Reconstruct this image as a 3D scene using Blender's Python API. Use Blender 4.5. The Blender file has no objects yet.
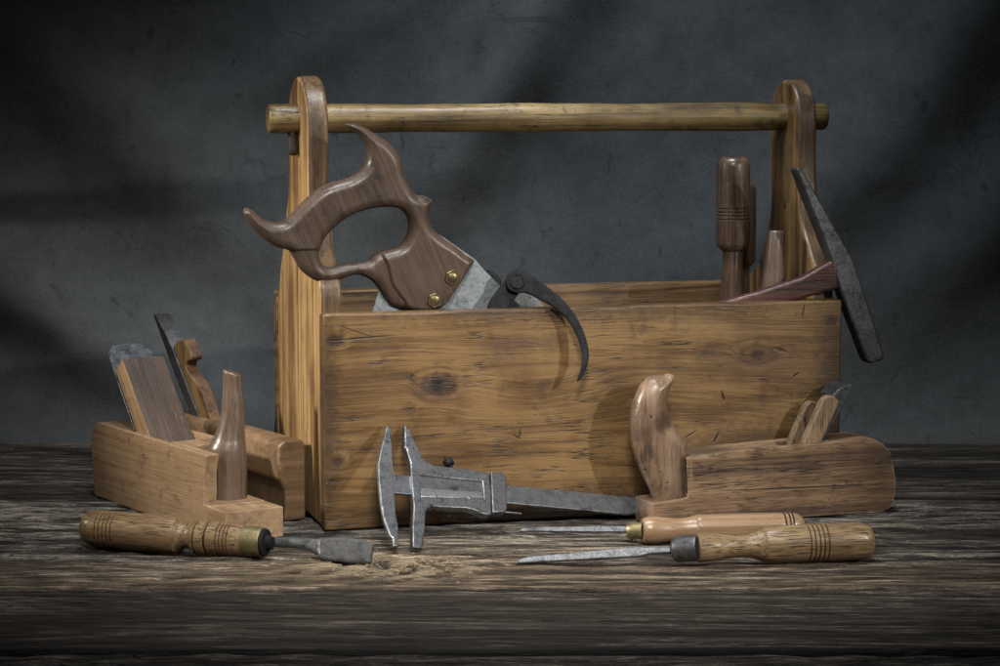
import bpy, bmesh, math, random
import numpy as np
from mathutils import Vector, Matrix
from mathutils.geometry import delaunay_2d_cdt
random.seed(4); rng = np.random.RandomState(7)
sc = bpy.context.scene
COL = sc.collection
V3 = Vector

# outlines in metres, each in the plane of its own part
D = {"saw":{"x":[0.96141,0.27511,0.0],"y":[0.01648,-0.05758,0.9982],"outer":[[-0.17439,0.17198],[-0.16741,0.17312],[-0.15759,0.16985],[-0.14631,0.16355],[-0.1364,0.15732],[-0.12785,0.14898],[-0.12209,0.13926],[-0.11935,0.12955],[-0.11719,0.12213],[-0.11331,0.11413],[-0.10754,0.10701],[-0.09896,0.10558],[-0.09129,0.10137],[-0.09361,0.09583],[-0.09478,0.09027],[-0.09451,0.08374],[-0.09194,0.07624],[-0.08419,0.0688],[-0.06965,0.05849],[-0.0599,0.05049],[-0.05034,0.04482],[-0.05676,0.03423],[-0.06756,0.01884],[-0.07693,0.00597],[-0.08475,-0.00043],[-0.09194,-0.00258],[-0.09904,-0.00295],[-0.11017,-0.00188],[-0.11804,0.00051],[-0.12598,0.00252],[-0.1322,0.00607],[-0.14028,0.01753],[-0.14661,0.0261],[-0.15441,0.03133],[-0.16226,0.03357],[-0.17025,0.03228],[-0.17776,0.0293],[-0.18367,0.02796],[-0.19182,0.02724],[-0.19931,0.02835],[-0.20726,0.03263],[-0.21567,0.04032],[-0.22174,0.05108],[-0.22574,0.05715],[-0.23574,0.0604],[-0.24581,0.06584],[-0.25575,0.07438],[-0.264,0.08514],[-0.26784,0.09232],[-0.26637,0.0963],[-0.26326,0.0968],[-0.25905,0.09417],[-0.25079,0.08746],[-0.24075,0.08398],[-0.23199,0.08437],[-0.22645,0.08794],[-0.22091,0.09353],[-0.2126,0.10163],[-0.2015,0.1109],[-0.19168,0.1169],[-0.17828,0.12111],[-0.16989,0.12357],[-0.1615,0.1286],[-0.15546,0.1355],[-0.15384,0.14374],[-0.15531,0.152],[-0.16032,0.16028],[-0.16737,0.16673]],"hole":[[-0.19376,0.04305],[-0.19772,0.05054],[-0.19756,0.05701],[-0.19229,0.0689],[-0.18393,0.07751],[-0.1706,0.08741],[-0.15374,0.09359],[-0.13868,0.09565],[-0.12734,0.09518],[-0.11973,0.09209],[-0.11491,0.08504],[-0.11367,0.07572],[-0.1168,0.06554],[-0.12338,0.05915],[-0.13739,0.05525],[-0.14587,0.0519],[-0.1515,0.0471],[-0.1628,0.04456],[-0.17502,0.04373],[-0.1872,0.04104]],"blade":[[-0.13901,0.02404],[-0.08323,0.0686],[-0.04968,0.04537],[-0.0403,0.03478],[0.05096,-0.05384],[0.07864,-0.16228],[-0.09011,-0.15439],[-0.14826,-0.00473]],"screws":[[-0.07417,0.03013],[-0.09074,0.00927]],"step":[[-0.14215,0.05954],[-0.13445,0.04448],[-0.12856,0.02378],[-0.11697,0.00847],[-0.11299,-0.00669]]},"saw_o":[0.02322,2.30881,0.2],"curl":{"x":[0.99992,-0.01276,0.0],"y":[0.00217,0.16989,0.98546],"right":[[-0.04431,0.0326],[-0.03826,0.03438],[-0.03081,0.03168],[-0.02429,0.02562],[-0.01219,0.01677],[-0.00102,0.00745],[0.00921,-0.00372],[0.01758,-0.01721],[0.02315,-0.03117],[0.02575,-0.04511],[0.02408,-0.05627],[0.01944,-0.06649],[0.01518,-0.07133],[0.01443,-0.06975],[0.01777,-0.06046],[0.01925,-0.05163],[0.01851,-0.0414],[0.01479,-0.02932],[0.00829,-0.01723],[-8e-05,-0.00746],[-0.01124,0.00045],[-0.02241,0.00649],[-0.03264,0.01115],[-0.04101,0.01114],[-0.04753,0.01346],[-0.05126,0.01905],[-0.05035,0.02746]],"left":[[-0.04988,0.02652],[-0.04663,0.03166],[-0.04105,0.03372],[-0.03453,0.03121],[-0.03173,0.02468],[-0.03358,0.01721],[-0.03915,0.0116],[-0.04565,0.00227],[-0.05214,-0.00799],[-0.05952,-0.03222],[-0.06965,-0.06943],[-0.07519,-0.08337],[-0.07891,-0.07873],[-0.07713,-0.05085],[-0.0735,-0.01827],[-0.06889,-0.00149],[-0.06241,0.01064]],"pin":[[-0.04057,0.02233]]},"curl_o":[0.0568,2.27941,0.203],"slab":{"x":[0.96141,0.27511,0.0],"y":[0.0,0.0,1.0],"o":[[0.01811,0.03242],[0.02273,0.03193],[0.02962,0.02692],[0.03356,0.02159],[0.02863,0.00743],[0.01976,-0.01328],[0.01084,-0.07223],[-0.00489,-0.07167],[-0.0009,-0.03363],[0.006,-0.00527],[0.01191,0.01358]]},"slab_o":[-0.03132,2.31764,0.2],"bar":{"x":[0.98402,0.17808,0.0],"y":[-0.01763,0.09743,0.99509],"o":[[0.01821,0.01271],[0.0288,0.01206],[0.04112,-0.00094],[0.07143,-0.03949],[0.06161,-0.04593],[-0.00071,-0.02383],[0.00255,-0.0031]]},"bar_o":[0.00027,2.31628,0.2],"hammer":{"x":[0.96141,0.27511,0.0],"y":[0.0,0.0,1.0],"head":[[-0.04683,0.11684],[-0.04285,0.1187],[-0.03284,0.10377],[-0.02194,0.08684],[-0.00521,0.05916],[0.0087,0.03765],[0.01518,0.02589],[0.02509,-0.00152],[0.03727,-0.03499],[0.04809,-0.06567],[0.04531,-0.06999],[0.0332,-0.07282],[0.02924,-0.06994],[0.01737,-0.04123],[0.00536,-0.01266],[-0.00347,0.00987],[-0.01103,0.03256],[-0.02073,0.0556],[-0.03038,0.07739],[-0.04,0.10004]]},"hammer_o":[0.32442,2.36847,0.21],"hammerh":{"x":[0.9928,0.11976,0.0],"y":[0.0,0.0,1.0],"o":[[0.05493,0.04131],[0.05736,0.01132],[0.04556,0.00855],[-0.00934,-0.00629],[-0.07762,-0.02764],[-0.08359,-0.01406],[-0.05835,-0.0004],[-0.01934,0.01024],[0.01976,0.02236],[0.03928,0.03374]]},"hammerh_o":[0.26893,2.35883,0.2],"vern":{"x":[0.78948,0.61221,0.04384],"y":[-0.45616,0.53745,0.70928],"fixed":[[0.04227,0.1354],[0.04082,0.12827],[0.03204,0.10784],[0.0192,0.08113],[0.00919,0.06036],[-0.00059,0.03986],[-0.00424,0.02837],[-0.00881,0.01825],[-0.01138,0.01547],[-0.0153,0.00695],[-0.02017,0.00751],[-0.01648,0.01584],[-0.01806,0.01791],[-0.01476,0.03709],[-0.00991,0.05236],[-0.00064,0.07417],[0.0086,0.09391],[0.02002,0.10883],[0.03715,0.13019]],"beam":[[0.0167,0.08182],[0.12774,0.04884],[0.25323,0.01099],[0.27915,0.00246],[0.27063,-0.01076],[0.24157,-0.00745],[0.11688,0.03009],[0.00643,0.06257]],"slider":[[0.05735,0.13035],[0.05868,0.12401],[0.05775,0.11457],[0.0566,0.10475],[0.05618,0.09507],[0.0566,0.08759],[0.06268,0.08117],[0.11642,0.06317],[0.10293,0.03679],[0.09363,0.01917],[0.08818,0.02024],[0.0829,0.02298],[0.07985,0.02664],[0.07237,0.03048],[0.03715,0.039],[0.03234,0.03814],[0.02917,0.03539],[0.02349,0.02621],[0.01748,0.01662],[0.00448,-0.00037],[-0.00289,0.00169],[0.00819,0.02313],[0.01951,0.04198],[0.03446,0.07489],[0.04111,0.08799],[0.04338,0.09737],[0.04502,0.1031],[0.0439,0.10538],[0.0525,0.12134]],"window":[[0.0427,0.07404],[0.10424,0.05545],[0.09535,0.03641],[0.03201,0.05093]],"clamp":[[0.1182,0.06284],[0.12685,0.06206],[0.13142,0.05923],[0.13191,0.05563],[0.11284,0.02113],[0.10927,0.01896],[0.09565,0.02049]],"strip":[[0.03694,0.06019],[0.09875,0.04379],[0.09558,0.03682],[0.03218,0.05124]],"screws":[[0.04734,0.04902],[0.08137,0.03978]],"knob":[[0.08408,0.08306]],"rod":[[0.11254,0.02061],[0.12729,0.01602]]},"vern_o":[-0.07488,2.13599,0.0],"p1_o":[-0.40395,2.41853,0.0],"p1":{"x":[0.54187,-0.84046,-0.0],"y":[0.84046,0.54187,0.0]},"w1":{"x":[0.54187,-0.84046,-0.0],"y":[0.0,-0.0,1.0],"wedge":[[0.04276,0.12807],[0.0582,0.14204],[0.12073,0.07276],[0.12673,0.06518],[0.09945,0.06156]],"iron":[[0.01414,0.15875],[0.0095,0.16327],[0.0168,0.16444],[0.04276,0.12807],[0.09292,0.07041],[0.08351,0.0653]]},"w1_o":[-0.39849,2.42206,0.0],"p2_o":[-0.34159,2.48254,0.0],"p2":{"x":[0.54187,-0.84046,-0.0],"y":[0.84046,0.54187,0.0]},"w2":{"x":[0.54187,-0.84046,-0.0],"y":[0.0,-0.0,1.0],"wedge":[[-0.01402,0.14167],[-0.003,0.14865],[0.01193,0.15059],[0.02209,0.144],[0.02866,0.13458],[0.02742,0.13143],[0.017,0.12884],[0.01453,0.12402],[0.02012,0.11854],[0.03591,0.11117],[0.05323,0.10006],[0.06652,0.07962],[0.07722,0.06499],[0.05479,0.06212],[0.04309,0.07877],[0.01298,0.11169]],"iron":[[-0.05739,0.17031],[-0.05116,0.16879],[-0.03014,0.15425],[-0.00952,0.13579],[0.04615,0.07512],[0.03245,0.07343],[-0.00343,0.10786]]},"w2_o":[-0.32403,2.47006,0.0],"p3":{"x":[0.94098,0.33845,0.0],"y":[0.0,0.0,1.0],"body":[[-0.00326,-0.00232],[-0.00394,0.02211],[0.03136,0.02521],[0.02948,0.06487],[0.1254,0.06844],[0.21602,0.07225],[0.2246,0.07084],[0.23436,0.0655],[0.24205,0.05736],[0.24609,0.04358],[0.24912,0.02692],[0.24697,0.01053],[0.24202,0.00403],[0.23776,0.0009]]},"p3_o":[0.14508,2.24642,0.0],"p3w":{"x":[0.94098,0.33845,0.0],"y":[0.0,0.0,1.0],"near":[[0.15306,0.06989],[0.16265,0.08947],[0.17265,0.11001],[0.17598,0.11291],[0.18019,0.11386],[0.18529,0.11286],[0.19047,0.10725],[0.18884,0.1035],[0.17203,0.06984],[0.16536,0.05102],[0.14534,0.05214]],"iron":[[0.18401,0.1133],[0.19068,0.11969],[0.20304,0.12392],[0.20467,0.12193],[0.20244,0.11532],[0.19626,0.1041],[0.17454,0.07163],[0.16642,0.05096],[0.16219,0.0512],[0.18058,0.09049]]},"p3w_o":[0.14305,2.25207,0.0],"p3f":{"x":[0.94098,0.33845,0.0],"y":[0.0,0.0,1.0],"far":[[0.1497,0.06372],[0.15894,0.0841],[0.16823,0.10247],[0.1735,0.1056],[0.17991,0.10433],[0.18321,0.09837],[0.17497,0.07942],[0.16671,0.06243],[0.16265,0.04908],[0.1446,0.05009]]},"p3f_o":[0.13425,2.27654,0.0],"p3h":{"x":[0.94098,0.33845,0.0],"y":[0.0,0.0,1.0],"horn":[[0.02467,0.13905],[0.0233,0.13292],[0.02051,0.12741],[0.01753,0.1191],[0.01702,0.10785],[0.02075,0.09732],[0.02693,0.08853],[0.0331,0.0816],[0.03776,0.0738],[0.03915,0.0671],[0.03851,0.04819],[0.03874,0.02254],[0.03267,0.01435],[0.01227,0.01562],[0.00614,0.01978],[0.00303,0.02943],[-0.00314,0.04207],[-0.00928,0.05467],[-0.01492,0.07002],[-0.01752,0.0833],[-0.01782,0.0983],[-0.0147,0.11358],[-0.01175,0.12233],[-0.00738,0.13017],[-9e-05,0.13751],[0.00726,0.13896],[0.01535,0.13908],[0.0204,0.13998]]},"p3h_o":[0.13797,2.26618,0.0],"c1":{"a":[-0.37142,2.16187,0.0165],"b":[-0.19952,2.10404,0.0135],"t":[-0.11151,2.07858,0.002]},"c1b":{"x":[0.93741,-0.34821,0.0],"y":[0.14778,0.39784,0.90547],"blade":[[-0.05349,0.0144],[-0.05028,0.01758],[-0.03733,0.01937],[-0.02325,0.01982],[-0.00851,0.01889],[0.00105,0.01512],[0.00123,-0.00168],[-0.01925,-0.00229],[-0.04161,-0.00161],[-0.04993,0.00037]],"edge":[[-0.00845,0.01853],[0.00113,0.01468],[0.00111,-0.00098],[-0.00923,0.00198]],"neck":[[-0.09679,0.01543],[-0.08344,0.01608],[-0.06917,0.01663],[-0.05775,0.01679],[-0.04811,0.01612],[-0.04534,0.00115],[-0.05128,0.0025],[-0.05654,0.00525],[-0.06353,0.00699],[-0.077,0.00746],[-0.09507,0.00654]]},"c1b_o":[-0.11151,2.07858,0.002],"c3":{"a":[0.16854,2.07459,0.015],"b":[0.32205,2.10001,0.0165],"f":[0.15025,2.08184,0.0125],"t":[0.01291,2.08524,0.0015],"s":[0.12465,2.08428,0.01]},"c2":{"a":[0.12675,2.16619,0.0125],"b":[0.27397,2.1875,0.0125],"f":[0.11445,2.16995,0.0115],"t":[0.0174,2.22275,0.0025],"s":[0.11698,2.18385,0.01]},"h":{"big":[[0.23078,2.43945,0.33487],[0.23129,2.4396,0.19247]],"mid":[[0.24444,2.49016,0.30625],[0.24159,2.48935,0.1876]],"small":[[0.26969,2.40378,0.2641],[0.2669,2.40298,0.20589]]},"knob1":[-0.25172,2.24917,0.027],"saw_e":0}
# ------------------------------------------------------------------ frames
X0, Y0, YAW = -.1604, 2.2235, .2787
BU = V3((math.cos(YAW), math.sin(YAW), 0)); BV = V3((-math.sin(YAW), math.cos(YAW), 0)); BK = V3((0, 0, 1))
BO = V3((X0, Y0, 0))
def bx(a, b, c): return BO + a*BU + b*BV + c*BK
def frame(o, x, y):
    x = V3(x).normalized(); y = V3(y); y = (y - x*x.dot(y)).normalized(); z = x.cross(y)
    m = Matrix.Identity(4)
    for i in range(3):
        m[i][0] = x[i]; m[i][1] = y[i]; m[i][2] = z[i]; m[i][3] = V3(o)[i]
    return m
def axis_frame(a, b, up=(0, 0, 1)):
    a = V3(a); b = V3(b); return frame(a, b-a, up)
BOXM = frame(BO, BU, BV)

# ------------------------------------------------------------------ objects
def thing(name, loc, label, cat, group=None):
    o = bpy.data.objects.new(name, None); COL.objects.link(o); o.location = loc
    o.empty_display_size = .02
    o['label'] = label; o['category'] = cat
    if group: o['group'] = group
    return o
def world_m(o):
    m = o.matrix_basis.copy()
    while o.parent: o = o.parent; m = o.matrix_basis @ m
    return m
def link(name, me, mat, parent=None, M=None, smooth=35, label=None):
    o = bpy.data.objects.new(name, me); COL.objects.link(o)
    if mat: me.materials.append(mat)
    M = M or Matrix.Identity(4)
    if parent:
        o.parent = parent; o.matrix_basis = world_m(parent).inverted() @ M
    else: o.matrix_basis = M
    if smooth is not None:
        for p in me.polygons: p.use_smooth = True
        if smooth < 170:
            bm = bmesh.new(); bm.from_mesh(me)
            for e_ in bm.edges:
                if len(e_.link_faces) == 2 and e_.calc_face_angle(0) > math.radians(smooth): e_.smooth = False
            bm.to_mesh(me); bm.free()
    if label: o['label'] = label
    return o
def bevel(o, w, seg=3, ang=30):
    m = o.modifiers.new('bevel', 'BEVEL'); m.width = w; m.segments = seg; m.limit_method = 'ANGLE'; m.angle_limit = math.radians(ang)
    m.harden_normals = False
    return o
def mesh_from(verts, faces):
    me = bpy.data.meshes.new('m'); me.from_pydata([tuple(v) for v in verts], [], faces); me.validate(); me.update()
    bm = bmesh.new(); bm.from_mesh(me); bmesh.ops.recalc_face_normals(bm, faces=bm.faces[:]); bm.to_mesh(me); bm.free()
    return me
def prism(pts, z0, z1):
    n = len(pts); v = [(p[0], p[1], z0) for p in pts] + [(p[0], p[1], z1) for p in pts]
    f = [tuple(range(n)), tuple(range(n, 2*n))] + [(i, (i+1) % n, n+(i+1) % n, n+i) for i in range(n)]
    return mesh_from(v, f)
def boxmesh(x0, x1, y0, y1, z0, z1): return prism([(x0, y0), (x1, y0), (x1, y1), (x0, y1)], z0, z1)
def lathe(prof, seg=56, flats=None, squash=1.0):
    """prof: list of (x, r); axis = local X. flats=(x0,x1,n): n-sided section in that range"""
    v = []; f = []
    for (x, r) in prof:
        for k in range(seg):
            t = 2*math.pi*k/seg; rr = r
            if flats and flats[0] <= x <= flats[1]:
                n = flats[2]; s = math.pi/n; q = (t + s) % (2*s) - s
                rr = r*min(1.0, .955*math.cos(0)/math.cos(q)) if flats[0] < x < flats[1] else r
            v.append((x, rr*math.cos(t), rr*math.sin(t)*squash))
    m = len(prof)
    for i in range(m-1):
        for k in range(seg):
            a = i*seg+k; b = i*seg+(k+1) % seg; f.append((a, b, b+seg, a+seg))
    f.append(tuple(range(seg))); f.append(tuple(range((m-1)*seg, m*seg)))
    return mesh_from(v, f)
def dense(prof, step=.0012):
    """smooth (catmull-rom) a lathe profile; a repeated x marks a hard step"""
    out = []
    for i in range(len(prof)-1):
        a, b = prof[i], prof[i+1]
        if abs(b[0]-a[0]) < 1e-5: out.append(a); continue
        p = prof[i-1] if i and abs(prof[i-1][0]-a[0]) > 1e-5 else a
        q = prof[i+2] if i+2 < len(prof) and abs(prof[i+2][0]-b[0]) > 1e-5 else b
        n = max(1, int(abs(b[0]-a[0])/step))
        for k in range(n):
            t = k/n
            h = lambda j: .5*((2*a[j])+(-p[j]+b[j])*t+(2*p[j]-5*a[j]+4*b[j]-q[j])*t*t+(-p[j]+3*a[j]-3*b[j]+q[j])*t**3)
            out.append((a[0]+(b[0]-a[0])*t, max(1e-4, h(1))))
    out.append(prof[-1]); return out
def loft(rings, seg_close=True):
    n = len(rings[0]); v = [p for r in rings for p in r]; f = []
    for i in range(len(rings)-1):
        for k in range(n):
            a = i*n+k; b = i*n+(k+1) % n; f.append((a, b, b+n, a+n))
    f.append(tuple(range(n))); f.append(tuple(range((len(rings)-1)*n, len(rings)*n)))
    return mesh_from(v, f)

def resample(poly, res, smooth=True):
    n = len(poly); P = np.array(poly, float); out = []
    for i in range(n):
        p0, p1, p2, p3 = P[i-1], P[i], P[(i+1) % n], P[(i+2) % n]
        L = np.linalg.norm(p2-p1); m = max(1, int(round(L/res)))
        for k in range(m):
            t = k/m
            if smooth:
                # corner-aware: damp tangents at sharp corners
                def tan(a, b, c):
                    u = b-a; w = c-b; cu = (u@w)/(np.linalg.norm(u)*np.linalg.norm(w)+1e-12)
                    return (0 if cu < .25 else 1)*.5*(c-a)*min(1, 2*L/(np.linalg.norm(c-a)+1e-9))
                m1 = tan(p0, p1, p2); m2 = tan(p1, p2, p3)
                q = (2*t**3-3*t*t+1)*p1+(t**3-2*t*t+t)*m1+(-2*t**3+3*t*t)*p2+(t**3-t*t)*m2
            else: q = p1+(p2-p1)*t
            out.append(q)
    return np.array(out)
def inside(P, poly):
    x, y = P[:, 0], P[:, 1]; c = np.zeros(len(P), bool); n = len(poly)
    for i in range(n):
        x1, y1 = poly[i]; x2, y2 = poly[(i+1) % n]
        cond = ((y1 > y) != (y2 > y))
        with np.errstate(divide='ignore', invalid='ignore'):
            xi = (x2-x1)*(y-y1)/(y2-y1+1e-15)+x1
        c ^= cond & (x < xi)
    return c
def dist(P, loops):
    d = np.full(len(P), 1e9)
    for lp in loops:
        for i in range(len(lp)):
            a = lp[i]; b = lp[(i+1) % len(lp)]; ab = b-a; t = np.clip(((P-a)@ab)/(ab@ab+1e-15), 0, 1)
            d = np.minimum(d, np.linalg.norm(P-(a+t[:, None]*ab), axis=1))
    return d
def pillow(outline, holes, T, R, res=.0015, t0=.0012, smooth=True):
    """solid with a carved, rounded edge: T(x,y) half thickness, R(x,y) rounding width"""
    loops = [resample(outline, res, smooth)]+[resample(h, res, smooth) for h in holes]
    B = np.vstack(loops); lo = B.min(0); hi = B.max(0)
    gx = np.arange(lo[0], hi[0], res); gy = np.arange(lo[1], hi[1], res*.866)
    G = np.array([(x+(.5*res if j % 2 else 0), y) for j, y in enumerate(gy) for x in gx])
    ok = inside(G, loops[0])
    for h in loops[1:]: ok &= ~inside(G, h)
    G = G[ok]; d = dist(G, loops); G = G[d > res*.75]
    extra = []
    for lp in loops:   # a ring hugging the edge keeps the rounding crisp
        nxt = np.roll(lp, -1, 0); prv = np.roll(lp, 1, 0); tt = nxt-prv; nn = np.stack([-tt[:, 1], tt[:, 0]], 1); nn /= np.linalg.norm(nn, axis=1)[:, None]+1e-12
        for s in (1, -1): extra.append(lp+nn*s*res*.28)
    E = np.vstack(extra); ok = inside(E, loops[0])
    for h in loops[1:]: ok &= ~inside(E, h)
    E = E[ok]; E = E[dist(E, loops) > res*.2]
    pts = [Vector((float(a), float(b))) for a, b in np.vstack([B, E, G])]
    edges = []; s = 0
    for lp in loops: edges += [(s+i, s+(i+1) % len(lp)) for i in range(len(lp))]; s += len(lp)
    vo, eo, fo, ov, oe, of = delaunay_2d_cdt(pts, edges, [], 0, 1e-7)
    Vt = np.array([(v.x, v.y) for v in vo])
    F = [f for f in fo if len(f) == 3]
    cen = np.array([Vt[list(f)].mean(0) for f in F]); ok = inside(cen, loops[0])
    for h in loops[1:]: ok &= ~inside(cen, h)
    F = [f for f, o in zip(F, ok) if o]
    d = dist(Vt, loops); d[d < 1e-6] = 0
    Tv = T(Vt[:, 0], Vt[:, 1])*np.ones(len(Vt)); Rv = R(Vt[:, 0], Vt[:, 1])*np.ones(len(Vt))
    q = np.clip(d/Rv, 0, 1); z = t0+(Tv-t0)*np.sqrt(np.clip(1-(1-q)**2, 0, 1)); z[d == 0] = t0
    n = len(Vt); verts = [(a, b, c) for (a, b), c in zip(Vt, z)]+[(a, b, -c) for (a, b), c in zip(Vt, z)]
    faces = [tuple(f) for f in F]+[tuple(i+n for i in reversed(f)) for f in F]
    cnt = {}
    for f in F:
        for i in range(3):
            e = (f[i], f[(i+1) % 3]); cnt[e] = cnt.get(e, 0)+1
    for (a, b) in list(cnt):
        if (b, a) not in cnt: faces.append((b, a, a+n, b+n))
    return mesh_from(verts, faces)

# ------------------------------------------------------------------ node helpers
class NT:
    def __init__(s, name):
        s.m = bpy.data.materials.new(name); s.m.use_nodes = True; s.t = s.m.node_tree; s.t.nodes.clear()
        s.out = s.n('ShaderNodeOutputMaterial'); s.b = s.n('ShaderNodeBsdfPrincipled'); s.l(s.b.outputs[0], s.out.inputs[0])
        s.co = s.n('ShaderNodeTexCoord').outputs['Object']
    def n(s, t, **k):
        n = s.t.nodes.new(t)
        for a, b in k.items(): setattr(n, a, b)
        return n
    def l(s, a, b): s.t.links.new(a, b)
    def put(s, inp, v):
        if v is None: return
        if isinstance(v, (int, float)):
            inp.default_value = v
        elif isinstance(v, (tuple, list)): inp.default_value = (tuple(v)+(1,))[:4] if len(inp.default_value) == 4 else tuple(v)
        else: s.l(v, inp)
    def math(s, op, a, b=None, c=None, clamp=False):
        n = s.n('ShaderNodeMath', operation=op, use_clamp=clamp); s.put(n.inputs[0], a); s.put(n.inputs[1], b); s.put(n.inputs[2], c); return n.outputs[0]
    def mapping(s, scale=(1, 1, 1), loc=(0, 0, 0), rot=(0, 0, 0), v=None):
        n = s.n('ShaderNodeMapping'); s.l(v or s.co, n.inputs[0]); n.inputs['Scale'].default_value = scale; n.inputs['Location'].default_value = loc; n.inputs['Rotation'].default_value = rot; return n.outputs[0]
    def noise(s, v, scale, detail=4, rough=.55, dist=0, out=0):
        n = s.n('ShaderNodeTexNoise'); s.l(v, n.inputs['Vector']); n.inputs['Scale'].default_value = scale; n.inputs['Detail'].default_value = detail; n.inputs['Roughness'].default_value = rough; n.inputs['Distortion'].default_value = dist; return n.outputs[out]
    def rng(s, v, a, b, c=0, d=1, smooth=False):
        n = s.n('ShaderNodeMapRange'); n.interpolation_type = 'SMOOTHSTEP' if smooth else 'LINEAR'
        s.l(v, n.inputs[0])
        for i, x in enumerate((a, b, c, d)): n.inputs[i+1].default_value = x
        return n.outputs[0]
    def ramp(s, v, stops):
        n = s.n('ShaderNodeValToRGB'); s.l(v, n.inputs[0]); r = n.color_ramp
        while len(r.elements) < len(stops): r.elements.new(.5)
        for e, (p, c) in zip(r.elements, stops): e.position = p; e.color = (*c, 1)
        return n.outputs[0]
    def mix(s, f, a, b, mode='MIX'):
        n = s.n('ShaderNodeMix', data_type='RGBA', blend_type=mode); s.put(n.inputs[0], f); s.put(n.inputs[6], a); s.put(n.inputs[7], b); return n.outputs[2]
    def spot(s, c, rad, rot=0, axes='XY', edge=0.0, v=None):
        """soft elliptical mask, 1 at the centre"""
        full = {'XY': ((c[0], c[1], 0), (rad[0], rad[1], 1e3), (0, 0, rot)), 'XZ': ((c[0], 0, c[1]), (rad[0], 1e3, rad[1]), (0, rot, 0))}[axes]
        n = s.n('ShaderNodeMapping', vector_type='TEXTURE'); s.l(v or s.co, n.inputs[0])
        n.inputs['Location'].default_value = full[0]; n.inputs['Scale'].default_value = full[1]; n.inputs['Rotation'].default_value = full[2]
        ln = s.n('ShaderNodeVectorMath', operation='LENGTH'); s.l(n.outputs[0], ln.inputs[0])
        return s.rng(ln.outputs['Value'], 1, edge, 0, 1, True)
    def bump(s, h, strength, distance):
        n = s.n('ShaderNodeBump'); s.l(h, n.inputs['Height']); n.inputs['Strength'].default_value = strength; n.inputs['Distance'].default_value = distance
        s.l(n.outputs[0], s.b.inputs['Normal']); return n

DESAT = {'pine_front': 0, 'pine_end': .03, 'beech_worn': .08, 'pine_back': .1, 'saw_beech': .28, 'beech_dark': .1, 'oak_weathered': .0, 'horn_beech': .28, 'horn_spotted': .15, 'ash_handle': .06, 'ash_handle_light': .10, 'beech_handle': .05, 'dark_turned': .25, 'dark_turned_b': .25, 'wedge_dark': .05, 'rod_wood': .05}
HAIR = {'pine_back': 0.6, 'beech_worn': 0.35, 'horn_spotted': 0.25, 'oak_weathered': 0.9, 'rod_wood': 0.9, 'pine_end': 0.8, 'pine_front': 0.85}
GAIN = {'beech_worn': .95, 'beech_handle': 0.8, 'horn_beech': 0.62, 'oak_weathered': .8, 'horn_spotted': .7, 'ash_handle': .9, 'ash_handle_light': .9, 'wedge_dark': 0.62, 'pine_front': .70, 'pine_end': .88, 'pine_end_shaded': .55, 'pine_back': .62, 'dark_turned_b': 0.85, 'dark_turned': 0.7, 'rod_wood': 0.8, 'hammer_handle': 0.6, 'saw_beech': 0.55, }
def desat(c, f):
    l = .3*c[0]+.55*c[1]+.15*c[2]; return tuple(x*(1-f)+l*f for x in c)
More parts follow.
